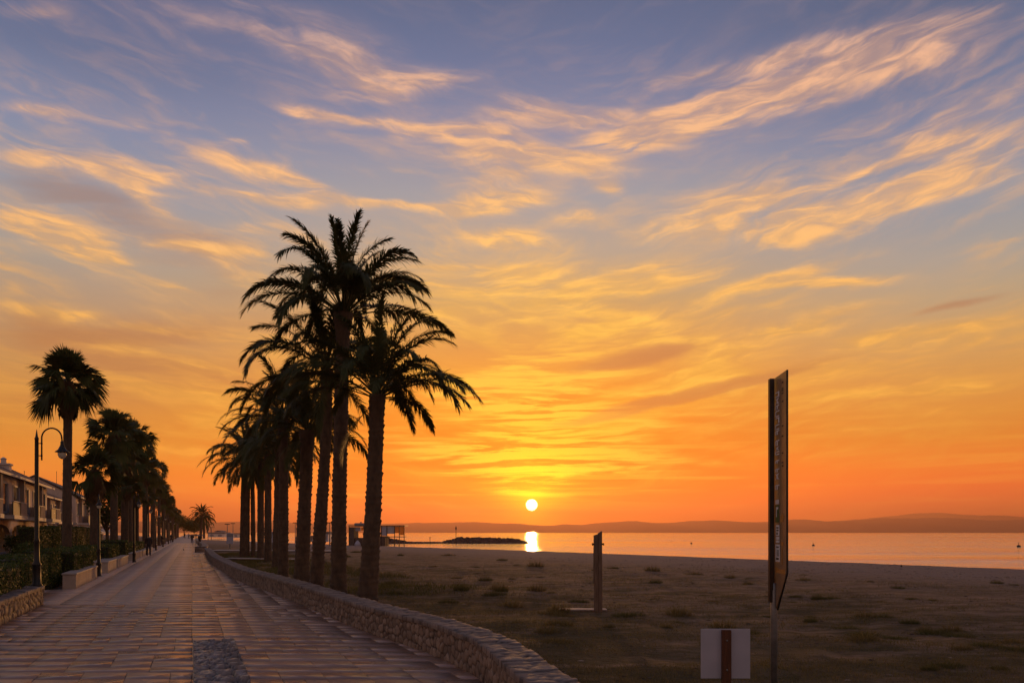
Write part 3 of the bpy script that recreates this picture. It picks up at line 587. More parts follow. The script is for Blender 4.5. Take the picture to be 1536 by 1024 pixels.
# ------------------------------------------------------------------ leaves, hedges, trees
def leaf_cards(Pc, N, size, tone, jitter=.7, asp=.55):
    """small rhombic leaves at points Pc, roughly facing N"""
    n = len(Pc); N = N + rng.normal(0, jitter, (n, 3)); N /= np.linalg.norm(N, axis=1)[:, None]+1e-9
    U = np.cross(N, rng.normal(0, 1, (n, 3))); U /= np.linalg.norm(U, axis=1)[:, None]+1e-9; W_ = np.cross(N, U); s = size*rng.uniform(.6, 1.3, (n, 1))
    V = np.stack([Pc-U*s, Pc+W_*s*asp, Pc+U*s, Pc-W_*s*asp], 1).reshape(-1, 3); return V, np.arange(4*n).reshape(n, 4), tone
def hedge(x0, x1, L, h, label, loc, rz, n=5000, size=.035, group=None, m='hedge', bump=.06, z0=0.):
    root = tag(empty('hedge', loc, rz), label, 'hedge', group)
    b = MB(); b.box(x0+.06, x1-.06, .06, L-.06, z0, h-.06, bev=.05); b.build('hedge_core', M['hedge_core'], root)
    w = x1-x0; ar = np.array([w*L, L*h, L*h, w*h, w*h]); pick = rng.choice(5, n, p=ar/ar.sum()); u, v = rng.random(n), rng.random(n); Pc = np.zeros((n, 3)); N = np.zeros((n, 3))
    f = pick == 0; Pc[f] = np.stack([x0+u*w, v*L, np.full(n, h)], 1)[f]; N[f] = (0, 0, 1)
    f = pick == 1; Pc[f] = np.stack([np.full(n, x1), u*L, z0+v*(h-z0)], 1)[f]; N[f] = (1, 0, 0)
    f = pick == 2; Pc[f] = np.stack([np.full(n, x0), u*L, z0+v*(h-z0)], 1)[f]; N[f] = (-1, 0, 0)
    f = pick == 3; Pc[f] = np.stack([x0+u*w, np.zeros(n), z0+v*(h-z0)], 1)[f]; N[f] = (0, -1, 0)
    f = pick == 4; Pc[f] = np.stack([x0+u*w, np.full(n, L), z0+v*(h-z0)], 1)[f]; N[f] = (0, 1, 0)
    lump = (vnoise(Pc[:, 0]*2.5+Pc[:, 2]*1.7, Pc[:, 1]*2.5+Pc[:, 2], 4)-.55)*2*bump; ctr = np.array([(x0+x1)/2, L/2, h*.6]); rd = (Pc-ctr)/np.array([w/2, L/2, h*.5]); r4 = (np.abs(rd)**6).sum(1)**(1/6)
    Pc = Pc - N*.0; corner = np.clip((np.sort(np.abs(rd), 1)[:, 1]-.85)/.15, 0, 1)*.07; Pc = Pc + N*(lump[:, None]-corner[:, None]) + rng.normal(0, .018, (n, 3))
    V, Fq, _ = leaf_cards(Pc, N, size, None); link('leaves', np_mesh('leaves', V, [Fq], [M[m]], {'tone': ('FACE', np.clip(rng.normal(.45, .25, n), 0, 1))}), root); return root
AZ = math.atan(.4)
hedge(-1.6, -.34, 10.7, 1.22, 'nearest clipped hedge filling the stone planter at the left edge', (leftx(12.0), 12.0, 0), AZ, 16000, .032, z0=.3)
hedge(-2.1, -.62, 4.6, 1.30, 'taller hedge strip directly behind the nearest clipped hedge', (leftx(23.0), 23.0, 0), AZ, 9000, .034, z0=.3)
hedge(-1.75, -.7, 2.2, 1.42, 'dark hedge block reaching to the ground beyond the first lamp post', (leftx(28.4), 28.4, 0), AZ, 8000, .036)
hedge(-1.65, -.45, 6.2, 1.32, 'hedge with flat top behind the pale rendered planter', (leftx(30.6)+.1, 30.8, 0), AZ, 11000, .036, z0=.2)
hedge(-2.2, -.75, 4.2, 1.32, 'boxy hedge rising behind the short boxy planter', (leftx(39.4), 39.4, 0), AZ, 6000, .045, z0=.2)
hedge(-2.0, -.45, 7.0, 1.28, 'hedge in the third rendered planter', (leftx(45), 45, 0), AZ, 6000, .05, z0=.2)
hedge(-1.9, -.2, 1.6, 1.5, 'narrow upright hedge block between the third and fourth planters', (leftx(53.2), 53.2, 0), AZ, 3000, .05)
hedge(-2.2, -.5, 24., 1.15, 'long low hedge behind the far planters', (leftx(57), 57, 0), AZ, 9000, .06)
hedge(-1.2, 0, 9., 2.35, 'tall dark garden hedge in front of the nearer houses', (leftx(51)-5.6, 51, 0), AZ, 9000, .06)
hedge(-1.2, 0, 30., 2.5, 'tall dark garden hedge in front of the farther houses', (leftx(60)-5.8, 60, 0), AZ, 12000, .07)

def leafy_tree(name, label, cat, loc, h, rad, trunk_h, n=6000, size=.12, group=None, m='hedge', seed=0):
    root = tag(empty(name, loc), label, cat, group); r2 = np.random.default_rng(seed); tr = MB(); tr.tube([(0,0,0),(.05*h/5,0,trunk_h*.5),(0,.05,trunk_h),(.1,0,trunk_h+rad*.6)], [h*.028, h*.022, h*.018, h*.008], 8)
    for k in range(5):
        a = k*1.256+r2.random(); tr.tube([(0,0,trunk_h*.8),(math.cos(a)*rad*.35, math.sin(a)*rad*.35, trunk_h+rad*.35),(math.cos(a)*rad*.7, math.sin(a)*rad*.7, trunk_h+rad*.65)], [h*.012, h*.008, h*.003], 6)
    tr.build('trunk', M['trunk'], root)
    cl = 22; cd = r2.normal(0, 1, (cl, 3)); cd /= np.linalg.norm(cd, axis=1)[:, None]; cc = cd*r2.uniform(.35, .8, (cl, 1))*np.array([rad, rad, (h-trunk_h)/2]) + np.array([0, 0, trunk_h+(h-trunk_h)/2])
    idx = r2.integers(0, cl, n); d = r2.normal(0, 1, (n, 3)); d /= np.linalg.norm(d, axis=1)[:, None]; Pc = cc[idx]+d*(r2.random((n, 1))**.4)*rad*.38
    V, Fq, _ = leaf_cards(Pc, d, size, None); link('crown', np_mesh('crown', V, [Fq], [M[m]], {'tone': ('FACE', np.clip(r2.normal(.35, .25, n), 0, 1))}), root); return root

# ------------------------------------------------------------------ palms
def frond_set(fr, rs, leaf_l, leaf_w, dens, droop_leaf=.5):
    """fr: list of (base xyz, azimuth, elevation, length, droop, roll)"""
    VV = []; QQ = []; TT = []; to = []; tq = []; base = 0
    for (b, a, e, L, dr, roll) in fr:
        n = 22; t = np.linspace(0, 1, n); ph = e-dr*t**1.75; ds = L/(n-1); dx = np.cos(ph)*ds; dz = np.sin(ph)*ds
        hx = np.concatenate([[0], np.cumsum(dx[:-1])]); hz = np.concatenate([[0], np.cumsum(dz[:-1])]); sw = roll*.35*hx**2/L
        ca, sa = math.cos(a), math.sin(a); Pn = np.stack([b[0]+hx*ca-sw*sa, b[1]+hx*sa+sw*ca, b[2]+hz], 1)
        T = np.gradient(Pn, axis=0); T /= np.linalg.norm(T, axis=1)[:, None]; side = np.array([-sa, ca, 0.]); Up = np.cross(T, side); Up /= np.linalg.norm(Up, axis=1)[:, None]+1e-9
        cr, sr = math.cos(roll), math.sin(roll); S0 = side*cr+Up*sr; U0 = Up*cr-side*sr
        # rachis: three-sided
        w = np.linspace(.030, .006, n)[:, None]*(L/3)*1.0
        ring = np.stack([Pn+S0*w, Pn-S0*w, Pn-U0*w*1.2], 1).reshape(-1, 3); VV.append(ring); k = np.arange(n-1)*3
        for j in range(3): QQ.append(np.stack([k+j, k+(j+1) % 3, k+3+(j+1) % 3, k+3+j], -1)+base)
        tq += [.35]*(3*(n-1)); base += len(ring)
        m = int(dens*L); tt = np.linspace(.27, .995, m); tt = tt+rs.normal(0, .004, m); tt = np.clip(tt, .25, 1)
        for sg in (1, -1):
            fi = tt*(n-1); Pl = np.stack([np.interp(fi, np.arange(n), Pn[:, c]) for c in range(3)], 1); Tl = np.stack([np.interp(fi, np.arange(n), T[:, c]) for c in range(3)], 1); Sl = np.stack([np.interp(fi, np.arange(n), S0[:, c]) for c in range(3)], 1); Ul = np.stack([np.interp(fi, np.arange(n), U0[:, c]) for c in range(3)], 1)
            be = np.radians(np.interp(tt, [.2, .5, 1], [60, 42, 12]) + rs.normal(0, 8, m)); ga = np.radians(rs.normal(22, 16, m))
            D = Tl*np.cos(be)[:, None] + (Sl*sg*np.cos(ga)[:, None]+Ul*np.sin(ga)[:, None])*np.sin(be)[:, None]
            ll = leaf_l*np.interp(tt, [.2, .32, .5, .8, 1], [.5, .85, 1., .9, .6])*rs.uniform(.82, 1.12, m); ww = leaf_w*rs.uniform(.7, 1.2, m)
            W_ = np.cross(D, Ul); W_ /= np.linalg.norm(W_, axis=1)[:, None]+1e-9; l_ = ll[:, None]; w_ = ww[:, None]
            sag = np.array([0, 0, -1.])*l_*droop_leaf*rs.uniform(.3, 1.2, (m, 1))
            Mid = Pl+D*l_*.5+sag*.22; Tip = Pl+D*l_*.97+sag
            v = np.stack([Pl-W_*w_*.35, Pl+W_*w_*.35, Mid+W_*w_*.5, Mid-W_*w_*.5, Tip], 1).reshape(-1, 3); VV.append(v); i0 = np.arange(m)*5+base
            QQ.append(np.stack([i0, i0+1, i0+2, i0+3], -1)); tq += list(np.clip(rs.normal(.45, .22, m), 0, 1)); TT.append(np.stack([i0+3, i0+2, i0+4], -1)); to += list(np.clip(rs.normal(.5, .22, m), 0, 1)); base += len(v)
    return np.vstack(VV), np.vstack(QQ), np.vstack(TT), tq+to
def trunk_mesh(pts, r0, r1, flare, boots=True, seed=0, step=.045, seg=34, bulge=1.25, amp=.03):
    """pts: centre line from foot to crown"""
    p = np.array(pts, float); L = np.concatenate([[0], np.cumsum(np.linalg.norm(np.diff(p, axis=0), axis=1))]); n = int(L[-1]/step); s = np.linspace(0, L[-1], n)
    # smooth centre line
    c = np.stack([np.interp(s, L, p[:, k]) for k in range(3)], 1); kk = max(3, int(.9/step)) | 1; ker = np.ones(kk)/kk
    for k in range(3): c[:, k] = np.convolve(np.pad(c[:, k], kk//2, mode='reflect', reflect_type='odd'), ker, 'valid')
    th = np.linspace(0, 2*np.pi, seg, endpoint=False); S, TH = np.meshgrid(s, th, indexing='ij'); H = L[-1]
    r = r0+(r1-r0)*np.clip(S/H, 0, 1)**.8; r = r*(1+flare*np.exp(-S/.45)); r = r*(1+(bulge-1)*np.exp(-((H-S)/.55)**2)); r = r*(1+.07*(fbm(S*.8, S*0+seed, seed, 3)-.5)*2)
    pitch = .17; tw = TH + .25*np.sin(S*.7+seed); row = np.floor(S/pitch+.0); fz = S/pitch-row; m = 9
    knob = (.35+.65*np.clip(np.cos(m*tw+row*np.pi+_h(row, row*0, seed)*1.5), -.2, 1))*fz**1.6*(.4+1.1*_h(row, np.floor((tw*m/2/np.pi)+row*.5), seed+3)); r = r+(knob if boots else .3*fz)*amp*np.clip(S/.3, .25, 1) + (fbm(S*7, TH*3, seed+2, 3)-.5)*amp*.6
    X = c[:, 0][:, None]+r*np.cos(TH); Y = c[:, 1][:, None]+r*np.sin(TH); Z = np.broadcast_to(c[:, 2][:, None], X.shape)
    ii = np.arange(X.size).reshape(X.shape); q = np.stack([ii[:-1], np.roll(ii, -1, 1)[:-1], np.roll(ii, -1, 1)[1:], ii[1:]], -1).reshape(-1, 4)
    return np_mesh('trunk', np.stack([X, Y, Z], -1).reshape(-1, 3), [q], [M['trunk']], None, False), c[-1]
def date_palm(label, foot, Y, bends, r0, r1, flare, L, nf, seed, top_e=88, low_e=-25, dead=6, leaf=.5, dens=17, tilt=(0, 0), amp=.045, bulge=1.3, group='date palms along the stone wall', droop=1.0, skirt=0):
    """bends: photo points (px,py) of the trunk line at distance Y; the last is the crown's base"""
    x0 = px_at(foot, Y); root = tag(empty('date_palm', (x0, Y, 0)), label, 'palm tree', group); rs = np.random.default_rng(seed)
    pts = [(0, 0, -.15)]+[(px_at(a, Y)-x0, 0, hz_at(b, Y)) for a, b in bends]; me, top = trunk_mesh(pts, r0, r1, flare, seed=seed, amp=amp, bulge=bulge, step=.045 if Y < 40 else .08, seg=34 if Y < 40 else 22); link('trunk', me, root)
    fr = []
    for i in range(nf):
        f = (i+.5)/nf; e = math.radians(top_e+(low_e-top_e)*f**1.0 + rs.normal(0, 6)); a = i*2.39996+rs.normal(0, .25)
        l = L*rs.uniform(.85, 1.1)*(1 if f > .15 else .85); dr = droop*math.radians(22+92*min(1, f*2.4)*rs.uniform(.75, 1.2))*(1-.40*max(0, f-.4)/.6); dr = max(.25, dr)
        rb = r1*.55*f; fr.append(((top[0]+rb*math.cos(a)+0, top[1]+rb*math.sin(a), top[2]+.25*(1-f)-.1), a+0, e, l, dr, rs.normal(0, .3)))
    for k in range(dead):
        a = rs.random()*6.28; fr.append(((top[0]+r1*.7*math.cos(a), top[1]+r1*.7*math.sin(a), top[2]-.25), a, math.radians(-28-20*rs.random()), L*rs.uniform(.55, .8), math.radians(45), rs.normal(0, .4)))
    V, Q, T, tn = frond_set(fr, rs, leaf*L/3.2, .034 if Y < 40 else .05 if Y < 100 else .11, dens); link('crown', np_mesh('crown', V, [Q, T], [M['frond']], {'tone': ('FACE', tn)}), root); return root

date_palm('nearest date palm, right of its clump, its trunk leaning right above the wall', 550, 22.8, [(554,860),(560,760),(564,660),(566,592)], .262, .185, .26, 2.9, 42, 21, top_e=78, low_e=12, dead=1, leaf=.47, dens=36)
date_palm('tallest date palm, whose wide arching crown tops the clump', 508, 25.9, [(508,860),(509,740),(512,600),(515,470)], .245, .20, .14, 3.4, 46, 5, top_e=86, low_e=12, dead=1, leaf=.47, dens=34, bulge=1.5)
date_palm('slender leaning date palm just left of the tallest one', 474, 28.3, [(476,850),(484,740),(490,640),(490,556)], .225, .17, .25, 3.3, 36, 33, top_e=72, low_e=2, dead=3, leaf=.52, dens=32)
date_palm('short thick date palm with a flared root foot', 453, 31.9, [(453,850),(456,780),(460,690),(461,645)], .28, .23, .45, 2.6, 40, 44, top_e=85, low_e=0, dead=3, leaf=.5, dens=30)
date_palm('mid-height date palm with a spiky crown, left of the slender leaning one', 425, 35.2, [(425,840),(425,760),(426,700),(424,628)], .22, .19, .15, 2.9, 40, 55, top_e=88, low_e=-5, dead=4, leaf=.5, dens=30)
date_palm('date palm hidden close behind the mid-height spiky one', 415, 46., [(416,820),(418,740),(419,668)], .26, .23, .12, 3.1, 50, 66, top_e=80, low_e=-10, dead=4, dens=17)
date_palm('date palm with a twin trunk beside it, near the pale signs', 402, 56., [(402,815),(402,740),(402,682)], .25, .22, .1, 3.2, 46, 77, top_e=82, low_e=-10, dead=4, dens=16)
date_palm('date palm standing one trunk left of the twin pair', 391, 61., [(391,815),(391,740),(392,690)], .26, .23, .1, 3.2, 46, 88, top_e=82, low_e=-10, dead=4, dens=16)
date_palm('thin date palm trunk tucked behind the leftmost palm of the clump', 380, 66., [(380,815),(379,740),(378,690)], .18, .16, .1, 3.0, 40, 99, top_e=82, low_e=-10, dead=4, dens=15)
date_palm('leftmost date palm of the clump, thick trunk with a low spreading crown', 367, 66., [(367,815),(368,750),(369,688)], .40, .33, .1, 3.7, 52, 111, top_e=85, low_e=-8, dead=5, dens=16)
iso = date_palm('lone round-crowned date palm far down the promenade', 301, 262., [(301,800),(302,785),(303,772)], .42, .38, .1, 4.5, 60, 122, top_e=88, low_e=-25, dead=8, dens=9, group='far date palms')
date_palm('second far date palm, close behind the lone round-crowned one', 306, 285., [(306,800),(306,790),(306,782)], .40, .36, .1, 4.2, 40, 133, top_e=80, low_e=-45, dead=8, dens=6, group='far date palms')

def fan_crown(rs, top, Rp, Rf, n, seg=30):
    V = []; Q = []; T = []; tq = []; to = []; base = 0
    for i in range(n):
        f = (i+.5)/n; e = math.radians(90-112*f**1.45+rs.normal(0, 9)); a = i*2.39996+rs.normal(0, .3); L = Rp*(rs.uniform(.2, 1.0) if f < .5 else rs.uniform(.6, 1.1)); dr = math.radians(25+20*rs.random())*min(1., .15+1.6*f)
        m = 6; t = np.linspace(0, 1, m); ph = e-dr*t; hx = np.concatenate([[0], np.cumsum(np.cos(ph[:-1])*L/(m-1))]); hz = np.concatenate([[0], np.cumsum(np.sin(ph[:-1])*L/(m-1))]); ca, sa = math.cos(a), math.sin(a)
        Pn = np.stack([top[0]+hx*ca, top[1]+hx*sa, top[2]+hz-.25*f], 1); side = np.array([-sa, ca, 0.]); T0 = np.array([ca*math.cos(ph[-1]), sa*math.cos(ph[-1]), math.sin(ph[-1])]); Up = np.cross(T0, side)
        Up = Up/np.linalg.norm(Up); w = .022
        ring = np.stack([Pn+side*w, Pn-side*w], 1).reshape(-1, 3); V.append(ring); k = np.arange(m-1)*2; Q.append(np.stack([k, k+1, k+3, k+2], -1)+base); tq += [.4]*(m-1); base += len(ring)
        R_ = Rf*rs.uniform(.85, 1.15); tip0 = Pn[-1]; ro = rs.normal(0, .7); S1 = side*math.cos(ro)+Up*math.sin(ro); U1 = Up*math.cos(ro)-side*math.sin(ro)
        al = np.radians(np.linspace(-54, 54, seg)+rs.normal(0, 2, seg)); lr = R_*(1-.28*(np.abs(al)/2.06)**2)*rs.uniform(.9, 1.08, seg); fold = .05
        D = T0*np.cos(al)[:, None]+S1*np.sin(al)[:, None]+U1*(fold*np.abs(np.sin(al)))[:, None]; D /= np.linalg.norm(D, axis=1)[:, None]; Wd = np.cross(D, U1); Wd /= np.linalg.norm(Wd, axis=1)[:, None]+1e-9
        wi = R_*.036; sag = np.array([0,0,-1.])*lr[:, None]*rs.uniform(.12, .62, (seg, 1))*(.35+.65*min(1., 1.6*f)); P1 = tip0+D*lr[:, None]*.55+sag*.10; P2 = tip0+D*lr[:, None]*.93+sag*.8
        v = np.stack([np.broadcast_to(tip0, D.shape)-Wd*.006, np.broadcast_to(tip0, D.shape)+Wd*.006, P1+Wd*wi, P1-Wd*wi, P2], 1).reshape(-1, 3); V.append(v); i0 = np.arange(seg)*5+base
        Q.append(np.stack([i0, i0+1, i0+2, i0+3], -1)); T.append(np.stack([i0+3, i0+2, i0+4], -1)); tq += list(np.clip(rs.normal(.45, .2, seg), 0, 1)); to += list(np.clip(rs.normal(.55, .2, seg), 0, 1)); base += len(v)
    return np_mesh('crown', np.vstack(V), [np.vstack(Q), np.vstack(T)], [M['fan']], {'tone': ('FACE', tq+to)})
def skirt_mesh(rs, top, r, h, n=420):
    a = rs.random(n)*6.283; z0 = top[2]-.1-rs.random(n)*h*.75; rad = r*(1-.35*rs.random(n))*np.interp(top[2]-z0, [0, h*.35, h], [.6, 1, .75]); L = rs.uniform(.35, .75, n); w = rs.uniform(.05, .12, n)
    o = np.stack([np.cos(a), np.sin(a), 0*a], 1); tt = np.stack([-np.sin(a), np.cos(a), 0*a], 1); b = np.array([top[0], top[1], 0])+o*rad[:, None]*.75; b[:, 2] = z0; m_ = np.array([top[0], top[1], 0])+o*rad[:, None]; m_[:, 2] = z0-L*.5; tp = np.array([top[0], top[1], 0])+o*(rad*.95)[:, None]+tt*rs.normal(0, .08, (n, 1)); tp[:, 2] = z0-L
    V = np.stack([b-tt*w[:, None]*.4, b+tt*w[:, None]*.4, m_+tt*w[:, None], m_-tt*w[:, None], tp], 1).reshape(-1, 3); i0 = np.arange(n)*5
    return np_mesh('dead_leaf_skirt', V, [np.stack([i0, i0+1, i0+2, i0+3], -1), np.stack([i0+3, i0+2, i0+4], -1)], [M['dead']], {'tone': ('FACE', np.tile(rs.random(n), 2))})
def fan_palm(label, x, Y, zc, r0, r1, Rp, Rf, seed, n=44, skirt=(.5, 1.2), group='fan palms along the left edge', lean=0., seg=30):
    root = tag(empty('fan_palm', (x, Y, 0)), label, 'palm tree', group); rs = np.random.default_rng(seed)
    me, top = trunk_mesh([(0,0,-.1),(lean*.3,0,zc*.4),(lean*.7,0,zc*.75),(lean,0,zc)], r0, r1, .35, seed=seed, amp=.018, bulge=1.15, step=.07, seg=20); link('trunk', me, root)
    link('crown', fan_crown(rs, top, Rp, Rf, n, seg), root); link('dead_leaf_skirt', skirt_mesh(rs, top, *skirt), root); return root
fan_palm('tallest left fan palm, standing alone in front with a shaggy skirt', px_at(100, 40), 40, hz_at(572, 40), .23, .19, 1.1, 1.2, 201, 60, (.55, 1.7), lean=.08)
l2 = fan_palm('second tallest fan palm, at the front of the dense left row', px_at(171, 58), 58, hz_at(650, 58), .28, .22, 1.3, 1.15, 202, 62, (.75, 2.2))
fan_palm('short fan palm with a bulbous shaggy neck behind the second lamp post', px_at(142, 47), 47, hz_at(704, 47), .26, .22, .95, .9, 203, 54, (.62, 1.9))
l4 = fan_palm('fan palm partly hidden behind the front palms of the left row', px_at(186, 66), 66, hz_at(690, 66), .25, .21, 1.3, 1.15, 204, 46, (.7, 2.2))
ROW = 'fan palm in the dense receding row on the left of the promenade'
protos = [fan_palm(ROW, 0, 0, z, .26, .21, 1.35, 1.3, 210+k, 36, (.55, 2.2), seg=24) for k, z in enumerate((10.6, 11.4, 10.0))]
yv = 72.; k = 0; rp = random.Random(4)
while yv < 330:
    x = leftx(yv)-1.2+rp.uniform(-.5, .5); o = protos[k] if k < 3 else copy_tree(protos[k % 3]); o.location = (x, yv, 0); o.rotation_euler = (0, 0, rp.random()*6.28); s = rp.uniform(.92, 1.06)*float(np.interp(yv, [70, 90, 150, 220, 330], [.98, .92, .74, .70, .72])); o.scale = (max(s, .85), max(s, .85), s); yv += rp.uniform(6.5, 9.5) if yv < 180 else rp.uniform(10, 15); k += 1
for (px, Y, zt, sd_) in ((190, 62, 5.2, 1), (206, 78, 6.0, 2), (222, 100, 6.6, 3)):
    o = copy_tree(protos[sd_ % 3]); o.location = (px_at(px, Y), Y, 0); s = zt/10.6; o.scale = (.62, .62, s); o.rotation_euler = (0, 0, sd_*2.)
# leafy trees further on
for i, (px, Y, h, r, lab) in enumerate(((252, 240, 8, 4.2, 'round dark tree below the far end of the palm row'), (276, 330, 8.5, 5., 'broad dark tree closing the end of the promenade'), (291, 300, 6.5, 3.6, 'low rounded tree left of the lone date palm'), (262, 380, 10, 6., 'farthest tree clump at the vanishing end of the walk'))):
    leafy_tree('leafy_tree', lab, 'tree', (px_at(px, Y), Y, 0), h, r, h*.35, 5000, .22, 'trees at the far end', seed=300+i)
leafy_tree('garden_tree', 'loose dark garden tree between the houses and the short fan palm', 'tree', (px_at(160, 74), 74, 0), 7.4, 1.9, 2.6, 4000, .13, seed=310)
leafy_tree('garden_shrub', 'dark potted shrub on the terrace of the nearest house', 'shrub', (px_at(25, 52), 52, 0), 2.0, .75, .5, 2500, .06, seed=311)
leafy_tree('garden_shrub', 'spreading dark shrub above the hedge by the nearest lamp post', 'shrub', (px_at(48, 40), 40, 0), 1.7, .9, .4, 3000, .05, seed=312)
#@@PART3
# ------------------------------------------------------------------ street lamps
def lamp(loc, H, label, first=True, arm=.6, rz=0.):
    root = tag(empty('street_lamp', loc, rz), label, 'street lamp', 'curved arm lamps along the left planters'); k = H/5.1
    b = MB(); b.lathe([(.15,0),(.15,.04),(.11,.08),(.10,.55),(.115,.58),(.115,.62),(.075,.68),(.065,1.2),(.075,1.23),(.075,1.27),(.058,1.32),(.05,H-.5),(.048,H-.28),(.055,H-.27),(.055,H-.24),(.034,H-.2),(.006,H)], 14); b.build('post', M['iron'], root, True)
    dx = .155*k; ztop = H-.02; r = arm/2*k; pts = [(dx,0,H-1.0*k),(dx,0,H-.5*k),(dx,0,ztop-.25*k)]+[(dx+r-r*math.cos(a),0,ztop-.25*k+r*1.05*math.sin(a)) for a in np.linspace(.15, math.pi-.1, 14)]; ex, ez = pts[-1][0], pts[-1][2]; pts.append((ex+.015*k,0,ez-.16*k))
    b = MB(); b.tube(pts, .021*k+.004, 8); b.tube([(0,0,H-.85*k),(dx,0,H-.85*k)], .014, 6); b.tube([(0,0,H-.45*k),(dx,0,H-.45*k)], .014, 6); b.lathe([(.03*k,H-.88*k),(.03*k,H-.82*k)], 8, dx); b.lathe([(.03*k,H-.48*k),(.03*k,H-.42*k)], 8, dx); b.build('arm', M['iron'], root, True)
    zx = ez-.14*k; ax = ex+.015*k; b = MB(); b.lathe([(.02*k,zx+.03*k),(.05*k,zx),(.055*k,zx-.10*k),(.075*k,zx-.16*k),(.13*k,zx-.27*k),(.215*k,zx-.335*k),(.215*k,zx-.35*k),(.12*k,zx-.34*k),(.05*k,zx-.2*k)], 18, ax); sh = b.build('lamp_shade', M['iron'], root, True)
    b = MB(); b.lathe([(.10*k,zx-.335*k),(.135*k,zx-.37*k),(.13*k,zx-.44*k),(.095*k,zx-.52*k),(.04*k,zx-.565*k),(.004,zx-.575*k)], 16, ax); b.build('globe', M['glass_lamp'], root, True); return root
lamp((-4.31-.4*22.2, 22.2, .56), hz_at(644, 22.2)-.56, 'tall dark lamp post with hooked arm at the end of the stone planter', arm=.62, rz=R(6))
lp = lamp((px_at(143, 36.6), 36.9, 0), 3.85, 'short lamp post beside the pale rendered planter', arm=.3, rz=R(-60))
far_l = lamp((leftx(54)+.15, 54.2, 0), 4.6, 'lamp post half hidden among the fan palms of the left row', rz=R(-40))
for i, Y in enumerate((72, 90, 112, 138, 170)):
    c = copy_tree(far_l); c.location = (leftx(Y)+.1, Y, 0); c['label'] = 'lamp post half hidden among the fan palms of the left row'

# ------------------------------------------------------------------ post, signs on the grass
root = tag(empty('wooden_post', (px_at(897, 20.8), 20.8, float(ground_z(np.array([2.2]), np.array([20.8]))[0]))), 'weathered two-plank wooden post with slanted top standing alone on the sand', 'post')
root.rotation_euler = (0, 0, R(8)); b = MB(); b.prism([(-.10,-.1),(-.01,-.1),(-.012,2.02),(-.105,1.99),(-.115,1.2),(-.115,.75),(-.10,.74)], -.05, .05); b.v = b.v; b.build('plank', M['wood'], root)
b = MB(); b.prism([(.0,-.1),(.105,-.1),(.10,1.0),(.095,2.10),(.0,2.04)], -.055, .045); b.build('plank', M['wood'], root)
b = MB(); b.prism([(-.012,-.05),(.002,-.05),(.002,2.0),(-.012,2.0)], -.03, .03); b.build('seam_strip', M['rust'], root)
b = MB()
for s in (-1, 1): b = MB(); b.tube([(s*.09,-.0,1.76),(s*.15,-.0,1.76)], .022, 8); b.tube([(s*.135,0,1.76),(s*.155,0,1.76)], .034, 8); b.build('bolt', M['iron'], root)
gz = root.location.z; root = tag(empty('timber_plank', (px_at(874, 21.1), 21.25, gz)), 'pale flat timber platform lying at the foot of the lone post', 'plank'); root.rotation_euler = (0, 0, R(-4))
b = MB(); b.box(-.64, .64, -.22, -.075, .0, .045, bev=.008); b.box(-.63, .65, -.07, .075, .0, .043, bev=.008); b.box(-.64, .63, .08, .22, .0, .045, bev=.008); b.build('board', M['plank'], root)
b = MB(); b.box(-.5, -.42, -.2, .2, -.1, -.002); b.build('bearer', M['wood'], root); b = MB(); b.box(.42, .5, -.2, .2, -.1, -.002); b.build('bearer', M['wood'], root)

Yb = 9.3; xb = px_at(1088.5, Yb); root = tag(empty('notice_board', (xb, Yb, 0)), 'blank white back of a small notice board on a reddish wooden stake', 'sign')
b = MB(); b.box(-.287, .285, .0, .012, hz_at(1017, Yb), hz_at(942.5, Yb), bev=.003); b.build('board', M['board'], root)
b = MB(); b.box(-.052, .052, -.055, -.003, -.1, hz_at(943.5, Yb), bev=.006); b.build('stake', M['rust'], root)
for z in (.46, .80): b = MB(); b.lathe([(.012,0),(.012,.006),(.004,.009)], 8); b.v[-24:] = [(x, -.056-z2, z+y) for x, y, z2 in b.v[-24:]]; b.build('screw', M['steel'], root)

Ys = 9.5; xs = px_at(1161, Ys); root = tag(empty('beach_sign', (xs, Ys, 0)), 'tall narrow information sign seen nearly edge-on, with white lettering and bent lower edge', 'sign')
b = MB(); b.lathe([(.04,-.2),(.04,1.36),(.036,1.37),(.036,1.45)], 14); b.build('pole', M['steel'], root, True)
zt, zb = hz_at(567, Ys), hz_at(868, Ys)
b = MB(); b.box(-.060, -.004, -.03, .03, 1.22, hz_at(568, Ys), bev=.006); b.build('side_channel', mat('dark_channel', (.07,.045,.035), (.04,.028,.022), .35, 6, metal=.3), root)
pm = mat('brown_sign_panel', (.34,.20,.11), (.25,.145,.075), .32, 2.5, 4, .03, 40)
# the panel stands along the line of sight; its face looks to the left
x0, x1 = .012, .006; y0, y1 = .03, -.40; nn = Vector((y1-y0, -(x1-x0))).normalized()
def fp(u, z, off=0.): return (x0+(x1-x0)*u - .0 + nn.x*off*1, y0+(y1-y0)*u + nn.y*off, z)
def face_poly(b, uz, off, th=.004, mi=0):
    n = len(uz); v = [fp(u, z, off) for u, z in uz]+[fp(u, z, off-th) for u, z in uz]; b.add(v, [tuple(range(n)), tuple(range(2*n-1, n-1, -1))]+[(i, i+n, (i+1) % n+n, (i+1) % n) for i in range(n)], mi=mi)
ztn = hz_at(560, Ys-.42); b = MB(); face_poly(b, [(0, zb+.12-.5),(0, zt),(1, zt+.012),(1, 1.60),(.9,1.50),(.22, 1.18),(0.02,1.10)], 0, .02); b.build('panel', pm, root)
ed = MB(); ed.tube([fp(1.03, 1.58, -.01), fp(1.03, zt+.015, -.01)], .011, 6); ed.tube([fp(1.03, 1.58, -.01), fp(.24, 1.14, -.01)], .011, 6); ed.build('rim', M['iron'], root)
